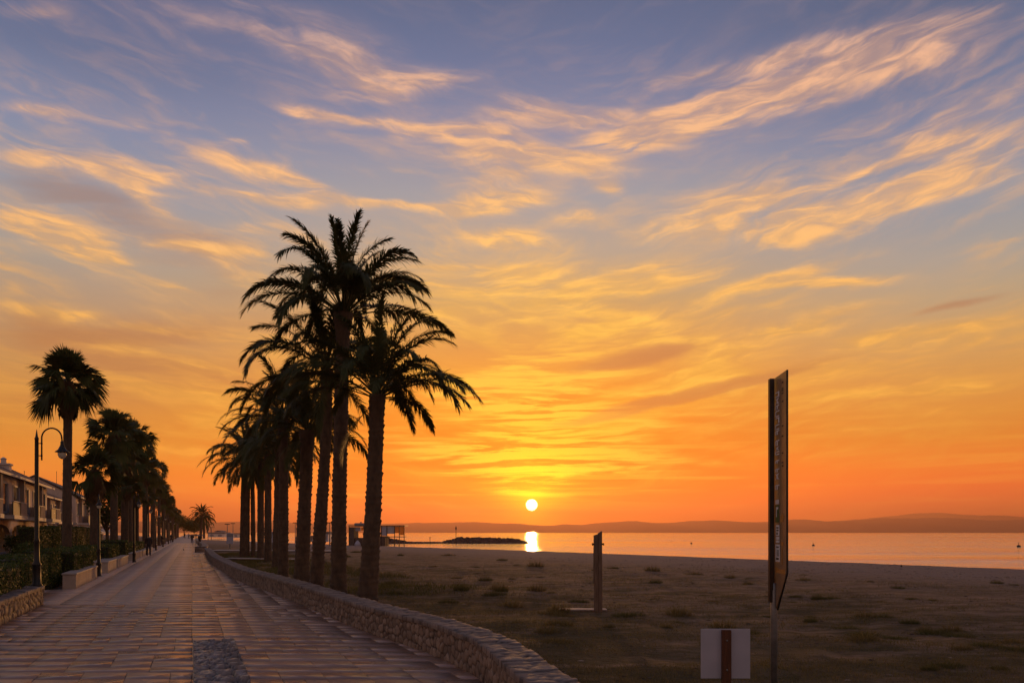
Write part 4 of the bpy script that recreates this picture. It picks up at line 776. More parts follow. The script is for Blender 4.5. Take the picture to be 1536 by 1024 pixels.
wm = mat('white_lettering', (.86,.83,.84), (.74,.71,.73), .5, 30); gm = mat('green_label', (.06,.13,.04), (.04,.09,.03), .5, 20); om = mat('orange_mark', (.55,.24,.05), (.4,.17,.04), .5, 20); km = mat('black_lettering', (.02,.018,.018), None, .5, 20)
b = MB(); rr_ = random.Random(5); z = zt-.30
def px_z(py): return hz_at(py, Ys-.12)
# column of tall narrow characters, read sideways; too worn to make out in the photograph
z = px_z(587)
while z > px_z(738):
    w = rr_.uniform(.05, .085); kind = rr_.randrange(5); u0, u1 = .10, .46; t_ = .013
    bars = [[(u0, z), (u1, z), (u1, z-t_), (u0, z-t_)]] if kind != 4 else []
    if kind in (0, 2): bars.append([(u0, z-w+.01), (u1, z-w+.01), (u1, z-w+.01+t_), (u0, z-w+.01+t_)])
    if kind in (0, 1): bars.append([(u0, z-.004), (u0+.09, z-.004), (u0+.09, z-w+.014), (u0, z-w+.014)])
    if kind in (2, 3): bars.append([(u1-.09, z-.004), (u1, z-.004), (u1, z-w+.014), (u1-.09, z-w+.014)])
    if kind in (1, 4): bars.append([(u0+.15, z-.004), (u0+.24, z-.004), (u0+.24, z-w+.014), (u0+.15, z-w+.014)])
    if kind == 4: bars += [[(u0, z), (u0+.05, z), (u1, z-w+.01), (u1-.05, z-w+.01)], [(u1-.05, z), (u1, z), (u0+.05, z-w+.01), (u0, z-w+.01)]]
    for j, q_ in enumerate(bars): face_poly(b, q_, .003+.0006*j, .002)
    z -= w if rr_.random() < .86 else w+.05
b.build('lettering', wm, root)
b = MB(); face_poly(b, [(.12, px_z(749)), (.42, px_z(749)), (.42, px_z(755.5)), (.12, px_z(755.5))], .003, .002); b.build('white_label', wm, root); b = MB()
for (p0, p1) in ((787, 803), (804.5, 809), (810, 813.5)): face_poly(b, [(.16, px_z(p0)), (.46, px_z(p0)), (.46, px_z(p1)), (.16, px_z(p1))], .003, .002)
b.build('white_label', wm, root); b = MB(); face_poly(b, [(.12, px_z(816)), (.5, px_z(816)), (.5, px_z(842)), (.12, px_z(842))], .003, .002); b.build('white_label', wm, root)
b = MB()
for (p0, p1, ua, ub) in ((790, 792, .22, .4),(794, 796, .22, .4),(798, 801, .22, .34),(819, 821, .2, .42),(824, 834, .26, .31),(824, 834, .36, .41),(836, 839, .2, .42)): b = MB(); face_poly(b, [(ua, px_z(p0)), (ub, px_z(p0)), (ub, px_z(p1)), (ua, px_z(p1))], .0045, .001); b.build('small_print', km, root)
for py in (576, 585, 588, 592, 604, 640, 655, 680, 694, 699): b = MB(); face_poly(b, [(.66, px_z(py)), (.78, px_z(py)), (.78, px_z(py+2.2)), (.66, px_z(py+2.2))], .003, .002); b.build('small_print', km, root)
b = MB(); face_poly(b, [(.10, px_z(757)), (.44, px_z(757)), (.44, px_z(783)), (.10, px_z(783))], .003, .002); b.build('green_label', gm, root)
b = MB(); face_poly(b, [(.2, px_z(760)), (.38, px_z(760)), (.38, px_z(763)), (.26, px_z(764)), (.26, px_z(775)), (.2, px_z(775))], .0045, .001); b.build('green_label_letters', wm, root)
b = MB(); face_poly(b, [(.52, px_z(781)), (.55, px_z(774)), (.63, px_z(773)), (.68, px_z(768)), (.72, px_z(772)), (.80, px_z(771)), (.86, px_z(777)), (.78, px_z(779)), (.82, px_z(783)), (.66, px_z(782)), (.6, px_z(786))], .003, .002)
b.build('orange_mark', om, root); b = MB(); face_poly(b, [(.12, px_z(850)), (.5, px_z(853)), (.92, px_z(852)), (.92, px_z(860)), (.12, px_z(858))], .003, .002); b.build('orange_band', om, root); b = MB(); face_poly(b, [(.62, px_z(812)), (.78, px_z(812)), (.78, px_z(818)), (.62, px_z(818))], .003, .002); face_poly(b, [(.66, px_z(820)), (.72, px_z(820)), (.72, px_z(846)), (.66, px_z(846))], .003, .002); b.build('orange_mark', om, root)

# ------------------------------------------------------------------ beach bar on the shore, breakwater, buoys
Y = 139.; X0 = px_at(523, Y); W_ = px_at(607, Y)-X0; root = tag(empty('beach_bar', (X0, Y, SEA+.2)), 'flat-roofed beach bar with amber screens on the shore behind the palms', 'beach bar')
def bx(px): return px_at(px, Y)-X0
def bz(py): return hz_at(py, Y)-(SEA+.2)
b = MB(); b.box(bx(523.5), bx(531), 0, 4, 0, bz(790)); b.box(bx(531), bx(548), 1, 4.5, 0, bz(807)); b.build('wall', mat('bar_wall', (.10,.085,.075), (.07,.06,.055), .8, 1), root)
b = MB(); b.box(bx(530.5), bx(548), .6, 3.6, bz(789), bz(784), bev=.05); b.box(bx(537), bx(539), 2, 2.2, bz(784), bz(782)); b.build('roof_unit', mat('bar_unit', (.26,.25,.28), (.2,.2,.22), .6, 1), root)
b = MB(); b.box(bx(523), bx(607), -.15, 4.5, bz(788.6), bz(787.4)); b.build('roof', M['iron'], root)
for p_ in (523.6, 548, 572, 580.5, 592, 599, 606.3): b = MB(); b.box(bx(p_)-.06, bx(p_)+.06, -.1, .02, -.6, bz(788.7)); b.build('frame_post', M['iron'], root)
b = MB(); b.box(bx(572.3), bx(580), .06, .10, bz(803), bz(789)); b.build('pale_screen', M['board'], root); b = MB(); b.box(bx(532), bx(540), .5, .55, bz(796), bz(790)); b.build('pale_screen', M['board'], root); b = MB(); b.box(bx(581), bx(592), .06, .10, bz(800), bz(789)); b.build('pale_screen', mat('pale_screen', (.5,.46,.46), (.42,.38,.4), .4, 2), root)
b = MB(); b.box(bx(592.5), bx(599), .06, .10, bz(799), bz(789)); b.box(bx(599.6), bx(606), .06, .10, bz(802), bz(789)); b.box(bx(541), bx(546), .4, .46, bz(795), bz(790.5)); b.build('amber_screen', M['bar_glass'], root)
b = MB(); b.box(bx(548), bx(578), -.05, 3.5, .0, bz(803.5)); b.box(bx(532), bx(547), .2, .9, 0, bz(806)); b.build('counter', mat('bar_counter', (.10,.075,.06), (.06,.045,.04), .7, 2), root)
b = MB(); b.box(bx(576), bx(606), .8, 3.5, bz(805.4), bz(804.2)); b.box(bx(580), bx(580)+.1, 1.5, 1.6, -.3, bz(805.4)); b.build('deck_table', M['steel'], root)
b = MB(); b.lathe([(.5,0),(.55,.4),(.35,.7),(.1,1.0)], 10, bx(537), -.4); b.build('white_cover', M['board'], root)
def rocks(name, label, cat, pts, seed, n, r0, r1, fill):
    """heap of boulders along a line of (x, y, half width, height)"""
    rs = np.random.default_rng(seed); b = MB(); pts = np.array(pts)
    L = np.concatenate([[0], np.cumsum(np.hypot(*np.diff(pts[:, :2], axis=0).T))])
    for i in range(n):
        s = rs.random()*L[-1]; x, y, w, h = [np.interp(s, L, pts[:, k]) for k in range(4)]; o = rs.uniform(-1, 1); r = rs.uniform(r0, r1); zc = SEA-.1+(h-r*.5)*(1-abs(o)**1.6)*rs.uniform(.55, 1.)
        cx, cy = x+rs.normal(0, .15), y+o*w; vs = []
        for ph in (-.9, -.3, .4, 1.0):
            for k in range(6): a = k*1.047+rs.random()*.5; q = r*rs.uniform(.8, 1.15); vs.append((cx+q*math.cos(a)*math.cos(ph), cy+q*math.sin(a)*math.cos(ph), zc+.8*q*math.sin(ph)))
        fs = [(r_*6+k, r_*6+(k+1) % 6, r_*6+6+(k+1) % 6, r_*6+6+k) for r_ in range(3) for k in range(6)]+[tuple(range(5, -1, -1)), tuple(range(18, 24))]; b.add(vs, fs, rs.random())
    # rubble core
    vs = []; 
    for (x, y, w, h) in pts: vs += [(x, y-w, SEA-.4), (x, y-w*.35, SEA+h*.62), (x, y+w*.35, SEA+h*.62), (x, y+w, SEA-.4)]
    m = len(pts); b.add(vs, [(4*i+k, 4*i+k+1, 4*i+5+k, 4*i+4+k) for i in range(m-1) for k in range(3)]+[(3,2,1,0), (4*m-4,4*m-3,4*m-2,4*m-1)], .4)
    return tag(b.build(name, M['rock']), label, cat)
Yk = 190.; K = lambda px: px_at(px, Yk)
rocks('breakwater', 'long dark breakwater of boulders lying offshore below the sun', 'breakwater', [(K(664),Yk,1.2,.4),(K(674),Yk,2.4,1.0),(K(690),Yk,3,1.6),(K(710),Yk,3,1.55),(K(740),Yk,3,1.5),(K(765),Yk,2.8,1.45),(K(780),Yk,2.2,1.0),(K(794),Yk,1.2,.25)], 3, 900, .25, .62, 0)
rocks('rock_spit', 'thin low spit of rocks joining the shore to the breakwater', 'rocks', [(K(560),Yk-8,3,2.0),(K(585),Yk-6,3,1.7),(K(607),Yk-4,2.5,.95),(K(618),Yk-3,2,.55),(K(640),Yk-2,1.5,.5),(K(668),Yk-.5,1.2,.45)], 4, 620, .2, .45, 0)
def marker(px, py, Y, h, label, name='marker_post', r=.06):
    x = px_at(px, Y); root = tag(empty(name, (x, Y, SEA)), label, 'marker'); b = MB(); b.lathe([(r,-.3),(r*.8,h*.8),(r*.5,h)], 8); b.build('pole', M['iron'], root); b = MB(); b.lathe([(r*2.2,h*.80),(r*2.6,h*.86),(r*1.2,h*.95),(.01,h)], 8); b.build('top_mark', M['iron'], root); return root
marker(684, 794, 186, 4.1, 'thin channel marker pole standing on the breakwater', r=.08); marker(645, 806, 186, 1.6, 'short stub marker on the rock spit'); marker(1352, 850, 51., .55, 'tiny dark marker peg at the right end of the beach', r=.03)
for (px, py, r, lab) in ((1220, 818, .28, 'dark round buoy floating right of the tall sign'), (1037, 815, .24, 'small buoy floating between the lone post and the sign'), (1528, 820, .36, 'tall buoy at the right edge of the sea'), (1007, 812, .12, 'tiniest far buoy on the water above the sand')):
    Y = (CAMH-SEA)*F/(py-HZ); root = tag(empty('buoy', (px_at(px, Y), Y, SEA)), lab, 'buoy'); b = MB(); b.lathe([(.3*r,-.5*r),(.9*r,-.2*r),(r,.25*r),(.8*r,.7*r),(.35*r,1.0*r)], 12); b.build('float', M['iron'], root, True); b = MB(); b.lathe([(.12*r,.95*r),(.10*r,1.9*r),(.3*r,2.0*r),(.02,2.3*r)], 8); b.build('top_mark', M['rust'], root)
# things on the far left beach
def info_panel(px, py0, py1, pyb, w, label):
    x, Y = gp(px, pyb); root = tag(empty('info_panel', (x, Y, 0)), label, 'sign', 'pale panels beyond the palms'); b = MB(); b.box(-w/2, w/2, -.05, .05, hz_at(py1, Y), hz_at(py0, Y), bev=.02); b.build('panel', M['board'], root); b = MB(); b.box(-w/2+.03, w/2-.03, -.065, -.052, hz_at(py0, Y)-.5, hz_at(py0, Y)-.06); b.build('header_strip', M['shutter'], root); b = MB(); b.box(-.09, .09, -.045, .045, -.1, hz_at(py1, Y)+.02); b.build('foot', M['steel'], root)
info_panel(345, 799, 815, 822, .85, 'pale information panel on a foot, left of the palm clump'); info_panel(409, 797, 813, 824, .6, 'pale blue panel glimpsed between the palm trunks')
pole0 = None
for (px, pyt, Y, lab) in ((341, 786, 150, 'thin beach light pole, left one of the pair by the pale panel'), (349.5, 785, 170, 'thin beach light pole, right one of the pair by the pale panel'), (443, 784, 150, 'double-headed light pole between the palm trunks'), (494.5, 784, 120, 'frame-topped pole seen between two slender trunks'), (312, 790, 210, 'thin light pole just right of the lone date palm'), (317, 791, 220, 'second thin pole beside the lone date palm')):
    H = hz_at(pyt, Y); root = tag(empty('light_pole', (px_at(px, Y), Y, 0)), lab, 'light pole', 'thin poles on the far beach'); b = MB(); b.lathe([(.10,0),(.07,H*.6),(.05,H)], 8); b.build('pole', M['steel'], root); b = MB(); b.box(-.45, .45, -.12, .12, H-.02, H+.12, bev=.03); b.build('lamp_head', M['iron'], root)
def hut(px0, px1, py0, Y, label, m, cat='building', roof='flat'):
    x0, x1 = px_at(px0, Y), px_at(px1, Y); h = hz_at(py0, Y); w = x1-x0; root = tag(empty('beach_hut', (x0, Y, 0)), label, cat, 'low buildings on the far shore'); b = MB(); b.box(0, w, 0, 6, 0, h*.8); b.build('wall', m, root)
    b = MB()
    if roof == 'flat': b.box(-.4, w+.4, -.5, 6.4, h*.8+.003, h)
    else: b.prism([(-.5,h*.8+.003),(w+.5,h*.8+.003),(w*.5,h)], -.4, 6.4)
    b.build('roof', M['slate'], root); b = MB(); k = max(2, int(w/3))
    for i in range(k): b.box((i+.25)*w/k, (i+.7)*w/k, -.05, -.005, h*.15, h*.6)
    b.build('shutter', M['shutter'], root)
hut(312, 336, 798, 330, 'low grey beach building at the left of the far shore', M['plaster2']); hut(322, 332, 795, 345, 'small domed kiosk roof over the low grey building', M['plaster2'], roof='gable'); hut(350, 366, 799, 300, 'low pale hut between the thin poles and the palms', M['plaster']); hut(455, 492, 803, 175, 'long low dark pier-side shed behind the trunks', M['plaster2']); hut(481, 492, 797, 172, 'taller pale cabin at the end of the shed', M['board'])
hut(284, 300, 801, 420, 'far low building at the end of the walk', M['plaster2'])

# ------------------------------------------------------------------ terraced houses
FA = math.atan(.41)
def house(s0, L, label, eave, ridge, roofm, wallm, bays, chimney=False, awn=False, porch=True, depth=9., back=0.):
    """local x: out towards the promenade, local y: along the terrace"""
    u = Vector((-.3793, .9253)); o = Vector((-37.1, 58.))+u*s0-Vector((.9253,.3793))*back; root = tag(empty('terraced_house', (o.x, o.y, 0), FA), label, 'house', 'terraced houses behind the gardens')
    Z1 = 3.0; b = MB(); b.box(-depth, 0, .02, L-.02, Z1+.28, eave); b.box(-depth, -2.2, .02, L-.02, 0, Z1); b.build('wall', wallm, root)
    b = MB(); b.box(-depth, .12, .0, L, Z1+.003, Z1+.277); [b.box(.123, 1.25, (k+.34)*L/bays, (k+.95)*L/bays, Z1+.003, Z1+.277) for k in range(bays)]; b.build('floor_slab', M['frame'], root)
    # roof: shallow gable with ridge along the terrace, overhanging eaves
    b = MB(); ov = .55; b.prism([(ov,eave-.10),(ov,eave+.06),(-depth*.5,ridge+.12),(-depth-ov,eave+.06),(-depth-ov,eave-.10),(-depth*.5,ridge-.06)], -.25, L+.25); rf = b.build('roof', roofm, root)
    b = MB(); b.box(ov+.003, ov+.08, -.25, L+.25, eave-.16, eave+.02); b.build('gutter', M['frame'], rf)
    b = MB(); b.prism([(0, eave-.02), (-depth*.5, ridge-.1), (-depth, eave-.02)], .02, .25); b.build('gable', wallm, root); b = MB(); b.prism([(0, eave-.02), (-depth*.5, ridge-.1), (-depth, eave-.02)], L-.25, L-.02); b.build('gable', wallm, root)
    if chimney:
        b = MB(); b.box(-2.6, -1.7, 5.6, 6.7, eave+.1, ridge+1.05, bev=.02); b.box(-2.7, -1.6, 5.5, 6.8, ridge+1.053, ridge+1.2); b.lathe([(.22,ridge+1.2),(.2,ridge+1.75),(.28,ridge+1.8),(.05,ridge+1.95)], 10, -2.15, 6.15); b.build('chimney', wallm, rf)
    b = MB()
    for y in (L*.3, L*.72): b.tube([(-3,y,ridge-.6),(-3,y,ridge+1.1)], .03, 6); b.tube([(-3,y-.4,ridge+1.0),(-3,y+.4,ridge+1.0)], .02, 6); b.tube([(-3,y-.25,ridge+.8),(-3,y+.25,ridge+.8)], .02, 6)
    b.build('aerial', M['iron'], rf)
    bl = L/bays
    def opening(y0, y1, z0, z1, x=0., shut=True, door=False):
        f = MB(); t = .12
        f.box(x+.003, x+.07, y0-t, y0, z0-t, z1+t); f.box(x+.003, x+.07, y1, y1+t, z0-t, z1+t); f.box(x+.003, x+.07, y0, y1, z1, z1+t); f.box(x+.003, x+.10, y0, y1, z0-t, z0); w = f.build('door' if door else 'window', M['frame'], root)
        p = MB(); p.box(x+.004, x+.02, y0+.003, y1-.003, z0+.003, z1-.003); p.build('pane', M['pane'] if not door else M['door'], w)
        if shut: s = MB(); s.box(x+.075, x+.11, y1+.02, y1+.02+(y1-y0)*.55, z0-.05, z1+.05); s.build('shutter', M['shutter'], w)
    for k in range(bays):
        y = k*bl
        opening(y+bl*.10, y+bl*.30, Z1+1.2, eave-.75, 0); opening(y+bl*.66, y+bl*.80, Z1+.6, eave-.7, 0, True)
        b = MB(); b.box(0.003, .4, y+bl*.36, y+bl*.42, Z1+.28, eave-.12); b.build('pier', M['parapet'], root)      # projecting fin beside the balcony
        opening(y+bl*.44, y+bl*.58, Z1+.4, eave-.8, 0, False, True)
        # balcony: solid parapets with a dark screen in the middle
        for (ya, yb, yc_) in ((y+bl*.66, y+bl*.93, y+bl*.93-.12),):
            bal = MB(); bal.box(1.05, 1.2, ya, yb, Z1+.28, Z1+1.22); bal.box(.003, 1.05, yc_, yc_+.12, Z1+.28, Z1+1.22); bo = bal.build('balcony', M['parapet'], root)
        d = MB(); d.box(1.08, 1.15, y+bl*.363, y+bl*.657, Z1+.28, Z1+1.2); d.build('screen', M['dark_panel'], bo); r_ = MB(); r_.box(1.03, 1.22, y+bl*.355, y+bl*.94, Z1+1.223, Z1+1.28); r_.build('hand_rail', M['frame'], bo)
        # ground floor: arcade
        ar = MB(); yc, hw = y+bl*.5, bl*.5-.35; n = 14; arch = [(yc-hw+2*hw*i/n, 2.05+.62*math.sqrt(max(0, 1-(2*i/n-1)**2))) for i in range(n+1)]
        for i in range(n): (a, za), (c_, zc_) = arch[i], arch[i+1]; ar.add([(0,a,za),(0,c_,zc_),(0,c_,Z1),(0,a,Z1),(-.35,a,za),(-.35,c_,zc_),(-.35,c_,Z1),(-.35,a,Z1)], [(0,1,2,3),(7,6,5,4),(0,4,5,1)])
        ar.box(-.35, 0, y+.003, y+.35, 2.05, Z1); ar.box(-.35, 0, y+bl-.35, y+bl-.003, 2.05, Z1); ar.build('arch', wallm, root)
        cl = MB(); cl.box(-.38, .03, y+.0, y+.32, 0, 2.047); cl.box(-.42, .07, y-.02, y+.36, 1.95, 2.05) if False else None; cl.build('column', wallm, root)
        cl = MB(); cl.box(-.33, -.02, y+bl*.5-.13, y+bl*.5+.13, 0, 2.64); cl.build('column', M['frame'], root)
        opening(y+bl*.2, y+bl*.36, .05, 2.15, -2.2, False, True); opening(y+bl*.6, y+bl*.82, .9, 2.1, -2.2, False)
        if awn and k % 2 == 0:
            a_ = MB(); a_.prism([(.0,2.85),(.03,2.93),(2.3,2.15),(2.3,1.85),(2.27,1.85),(2.27,2.10)], y+.3, y+bl*1.6 if k < bays-1 else y+bl-.3); a_.build('awning', M['awning'], root)
            a_ = MB(); a_.tube([(2.2,y+.4,0),(2.2,y+.4,2.1)], .04, 6); a_.tube([(2.2,y+bl*.95,0),(2.2,y+bl*.95,2.1)], .04, 6); a_.build('awning_post', M['frame'], root)
    return root
house(-14, 36.0-.6, 'nearest terraced house with a chimney and arched porch at the left edge', 6.35, 8.7, M['roof'], M['plaster'], 4, chimney=False)
hs_root = [o for o in col.objects if o.name.startswith('terraced_house')][0]
rf_ = [c for c in hs_root.children if c.name.startswith('roof')][0]
b = MB(); yc = 25.2; b.box(-2.4, -1.4, yc, yc+1.1, 6.5, 7.75, bev=.02); b.box(-2.5, -1.3, yc-.1, yc+1.2, 7.753, 7.9); b.lathe([(.22,7.9),(.2,8.25),(.28,8.3),(.05,8.45)], 10, -1.9, yc+.55); b.build('chimney', M['plaster2'], rf_)
house(22.4, 22, 'second terraced house, lower, with dark balcony screens', 5.9, 8.0, M['roof'], M['plaster2'], 3, awn=True, back=1.6)
house(45.6, 23, 'third terraced house, with pale awnings below its balconies', 6.5, 9.0, M['slate'], M['plaster'], 3, awn=True, back=.2)
house(69.6, 30, 'farthest terraced house, mostly behind the palm trunks', 6.4, 8.2, M['slate'], M['plaster2'], 4, awn=True, back=1.4)
# white terrace fence and table in front of the nearest house
root = tag(empty('picket_fence', (px_at(-20, 49), 49, 0), FA), 'low white picket fence round the terrace of the nearest house', 'fence'); b = MB()
for i in range(28): b.box(0, .03, i*.2, i*.2+.1, 0, .75)
b.build('picket', M['board'], root); b = MB(); b.box(.033, .07, 0, 5.6, .15, .22); b.box(.033, .07, 0, 5.6, .55, .62); b.build('rail', M['board'], root)

# ------------------------------------------------------------------ people and a pigeon
def skin_obj(name, J, E, m, parent, sub=2, smooth=True):
    """J: list of (x,y,z,rx,ry); E: edges"""
    me = bpy.data.meshes.new(name); me.from_pydata([j[:3] for j in J], E, []); o = link(name, me, parent, m); md = o.modifiers.new('skin', 'SKIN'); md.use_smooth_shade = smooth
    sv = me.skin_vertices[0].data
    for i, j in enumerate(J): sv[i].radius = (j[3], j[4]); sv[i].use_root = (i == 0)
    s = o.modifiers.new('sub', 'SUBSURF'); s.levels = sub; s.render_levels = sub
    dg = bpy.context.evaluated_depsgraph_get(); me2 = bpy.data.meshes.new_from_object(o.evaluated_get(dg)); o.modifiers.clear(); o.data = me2; me2.name = name
    if not me2.materials: me2.materials.append(m)
    return o
def person(loc, rz, label, H=1.72, top='navy', legs='jeans', stride=.16, seed=0, bag=False):
    root = tag(empty('person', loc, rz), label, 'person', 'people walking on the promenade'); k = H/1.72; st = stride
    # facing +y. joints of the body
    def S(js): return [(x*k, y*k, z*k, a*k, b*k) for x, y, z, a, b in js]
    body = [(0,0,.94,.105,.08),(0,0,1.10,.105,.075),(0,.01,1.28,.125,.085),(0,0,1.41,.10,.07),(0,.01,1.49,.052,.055),(0,.03,1.58,.075,.09),(0,.03,1.67,.068,.082),
        (.19,0,1.41,.055,.055),(.235,-.04,1.14,.042,.042),(.23,.06,.90,.032,.032),(.225,.085,.81,.036,.02),(.225,.085,.80,.012,.012),
        (-.19,0,1.41,.055,.055),(-.235,.03,1.14,.042,.042),(-.23,.10,.92,.032,.032),(-.225,.13,.83,.036,.02),(-.225,.13,.82,.012,.012),
        (.09,0,.86,.085,.085),(.095,st*.45,.49,.058,.058),(.095,st*.55,.10,.04,.042),(.10,st*.55+.15,.03,.035,.025),
        (-.09,0,.86,.085,.085),(-.095,-st*.1,.49,.058,.058),(-.095,-st,.11,.04,.042),(-.10,-st+.14,.03,.035,.025)]
    E = [(0,1),(1,2),(2,3),(3,4),(4,5),(5,6),(3,7),(7,8),(8,9),(9,10),(10,11),(3,12),(12,13),(13,14),(14,15),(15,16),(0,17),(17,18),(18,19),(19,20),(0,21),(21,22),(22,23),(23,24)]
    for (pi, wi, sx_) in ((10, 9, 1), (15, 14, -1)):       # four fingers from the end of each palm, a thumb from its front side
        px, py, pz = body[pi][:3]
        for q, dl in enumerate((.062, .074, .070, .054)):
            i0 = len(body); yq = py+.026-.0175*q
            body += [(px, yq, pz-.03, .0095, .0095), (px-.006*sx_, yq+.006, pz-.03-dl*.55, .0085, .0085), (px-.016*sx_, yq+.012, pz-.03-dl, .007, .007)]; E += [(pi, i0), (i0, i0+1), (i0+1, i0+2)]
        i0 = len(body); wx_0, wy_0, wz_0 = body[wi][:3]; body += [((px+wx_0)/2-.01*sx_, (py+wy_0)/2+.045, (pz+wz_0)/2-.01, .011, .011), (px-.018*sx_, py+.055, pz-.01, .009, .009)]; E += [(wi, i0), (i0, i0+1)]
    bo = skin_obj('body', S(body), E, M['skin'], root, 1)
    # clothes follow the same joints, a little fuller
    ja = [(0,0,.70,.20,.165),(0,0,1.02,.18,.14),(0,.01,1.28,.19,.135),(0,0,1.43,.155,.115),(0,.0,1.49,.075,.075),(.20,0,1.42,.082,.082),(.245,-.04,1.14,.06,.06),(.235,.05,.92,.048,.048),(-.20,0,1.42,.082,.082),(-.245,.03,1.14,.06,.06),(-.235,.09,.94,.048,.048)]
    skin_obj('jacket', S(ja), [(0,1),(1,2),(2,3),(3,4),(3,5),(5,6),(6,7),(3,8),(8,9),(9,10)], M[top], root, 1)
    tr = [(0,0,.93,.16,.13),(.09,0,.80,.105,.105),(.095,st*.45,.49,.075,.075),(.095,st*.55,.04,.065,.07),(-.09,0,.80,.105,.105),(-.095,-st*.1,.49,.075,.075),(-.095,-st,.04,.065,.07)]
    skin_obj('trousers', S(tr), [(0,1),(1,2),(2,3),(0,4),(4,5),(5,6)], M[legs], root, 1)
    for s, y in ((1, st*.55), (-1, -st)): skin_obj('shoe', S([(s*.098,y-.05,.045,.042,.04),(s*.10,y+.07,.04,.045,.035),(s*.102,y+.17,.03,.035,.024)]), [(0,1),(1,2)], M['black'], root, 1)
    skin_obj('hair', S([(0,.0,1.60,.078,.085),(0,.01,1.68,.08,.092),(0,.02,1.72,.055,.065)]), [(0,1),(1,2)], M['hair'], root, 1)
    f = MB(); hz_ = 1.61*k
    for s in (-1, 1): f.lathe([(.001,-.01),(.011,-.004),(.011,.004),(.001,.01)], 8, s*.03*k, .115*k); f.v[-32:] = [(x, y, z+hz_) for x, y, z in f.v[-32:]]
    f.build('eyes', M['black'], root); f = MB(); f.add([(-.014*k,.11*k,1.57*k),(.014*k,.11*k,1.57*k),(0,.145*k,1.575*k),(0,.11*k,1.615*k)], [(0,1,2),(0,2,3),(1,3,2)]); f.add([(-.026*k,.112*k,1.538*k),(.026*k,.112*k,1.538*k),(.02*k,.122*k,1.528*k),(-.02*k,.122*k,1.528*k)], [(0,1,2,3)]); f.build('nose_and_mouth', M['skin'], root)
    return root
person((*gp(223, 833.5), .035), R(8), 'person in a dark jacket and jeans walking away on the left of the promenade', 1.80, stride=.10)
person((*gp(241, 817.5), .035), R(4), 'person in black beside the far planter, second along the left edge', 1.72, 'black', 'black', .12)
person((*gp(257, 813.5), .035), R(180), 'person in dark clothes by the left palms, beyond the one in black', 1.75, 'navy', 'black', .2)
person((*gp(288, 814.5), .035), R(185), 'person walking in the middle of the far promenade', 1.72, 'navy', 'jeans', .22)
person((*gp(299.5, 818), .035), R(2), 'person in black walking close to the end of the right-hand wall', 1.72, 'black', 'black', .2)
person((*gp(283, 807.5), .035), R(0), 'pale-topped person in the far crowd at the end of the walk', 1.7, 'shirt', 'black', .2)
person((*gp(277, 807), .035), R(180), 'darkest person in the far crowd, left of the pale-topped one', 1.75, 'black', 'jeans', .2)
person((*gp(294, 807.3), .035), R(170), 'person in the far crowd just left of the lone date palm', 1.68, 'navy', 'jeans', .2)
root = tag(empty('pigeon', (*gp(275.4, 826), .035), R(200)), 'small dark pigeon standing on the bare middle of the paving', 'bird')
skin_obj('body', [(0,0,.13,.055,.05),(0,.06,.16,.05,.048),(0,.10,.20,.028,.028),(0,.115,.235,.026,.026),(0,.15,.23,.006,.006),(0,-.08,.11,.03,.02),(0,-.16,.095,.028,.008),(.022,0,.07,.012,.012),(.024,.005,.01,.006,.006),(-.022,0,.07,.012,.012),(-.024,.005,.01,.006,.006)], [(0,1),(1,2),(2,3),(3,4),(0,5),(5,6),(0,7),(7,8),(0,9),(9,10)], M['bird'], root, 1)

# ------------------------------------------------------------------ grass: ground cover and tufts
def blades(P0, hgt, wid, lean, tone, name, m, az_=None):
    n = len(P0); a = rng.random(n)*6.283; ln = lean*rng.uniform(.2, 1.2, n); D = np.stack([np.cos(a)*ln, np.sin(a)*ln, np.ones(n)], 1); D /= np.linalg.norm(D, axis=1)[:, None]; b2 = rng.random(n)*6.283; Wd = np.stack([np.cos(b2), np.sin(b2), 0*b2], 1); h = hgt[:, None]; w = wid[:, None]
    mid = P0+D*h*.55; tip = P0+D*h+np.stack([np.cos(a), np.sin(a), 0*a], 1)*(ln*.35)[:, None]*h; tip[:, 2] -= .12*hgt*ln
    V = np.stack([P0-Wd*w, P0+Wd*w, mid+Wd*w*.7, mid-Wd*w*.7, tip], 1).reshape(-1, 3); i0 = np.arange(n)*5
    return np_mesh(name, V, [np.stack([i0, i0+1, i0+2, i0+3], -1), np.stack([i0+3, i0+2, i0+4], -1)], [m], {'tone': ('FACE', np.tile(tone, 2))})
n = 420000; Yr = 5.5+rng.random(n)**1.5*46; Xr = wallx(Yr)+.55+rng.random(n)*(Yr*.72+2-wallx(Yr)); keep = (shore_d(Xr, Yr) > 16); cov = fbm(Xr*.45, Yr*.9, 31, 4); dn = np.clip((shore_d(Xr, Yr)-18)/30, 0, 1)
keep &= (rng.random(n) < np.clip((cov-.52+.30*dn)*3.2, 0, 1)*np.clip(16/Yr, .12, 1)); Xr, Yr, cov = Xr[keep], Yr[keep], cov[keep]
P0 = np.stack([Xr, Yr, ground_z(Xr, Yr)-.01], 1); hh = np.clip(rng.normal(.046, .02, len(Xr)), .014, .12)*(.7+.8*cov)
tag(link('dry_grass', blades(P0, hh, np.clip(.0016*(1+Yr*.10), 0, .008), .9, np.clip(rng.random(len(Xr)), 0, 1), 'dry_grass', M['grass'])), 'sparse dry grass covering the sand right of the wall', 'grass', kind='stuff')
n = 60000; Yr = 26+rng.random(n)*56; Xr = wallx(Yr)+.55+rng.random(n)**1.6*7.5; cov = fbm(Xr*.5, Yr*.3, 41, 4); keep = rng.random(n) < np.clip((cov-.35)*4, 0, 1); Xr, Yr = Xr[keep], Yr[keep]
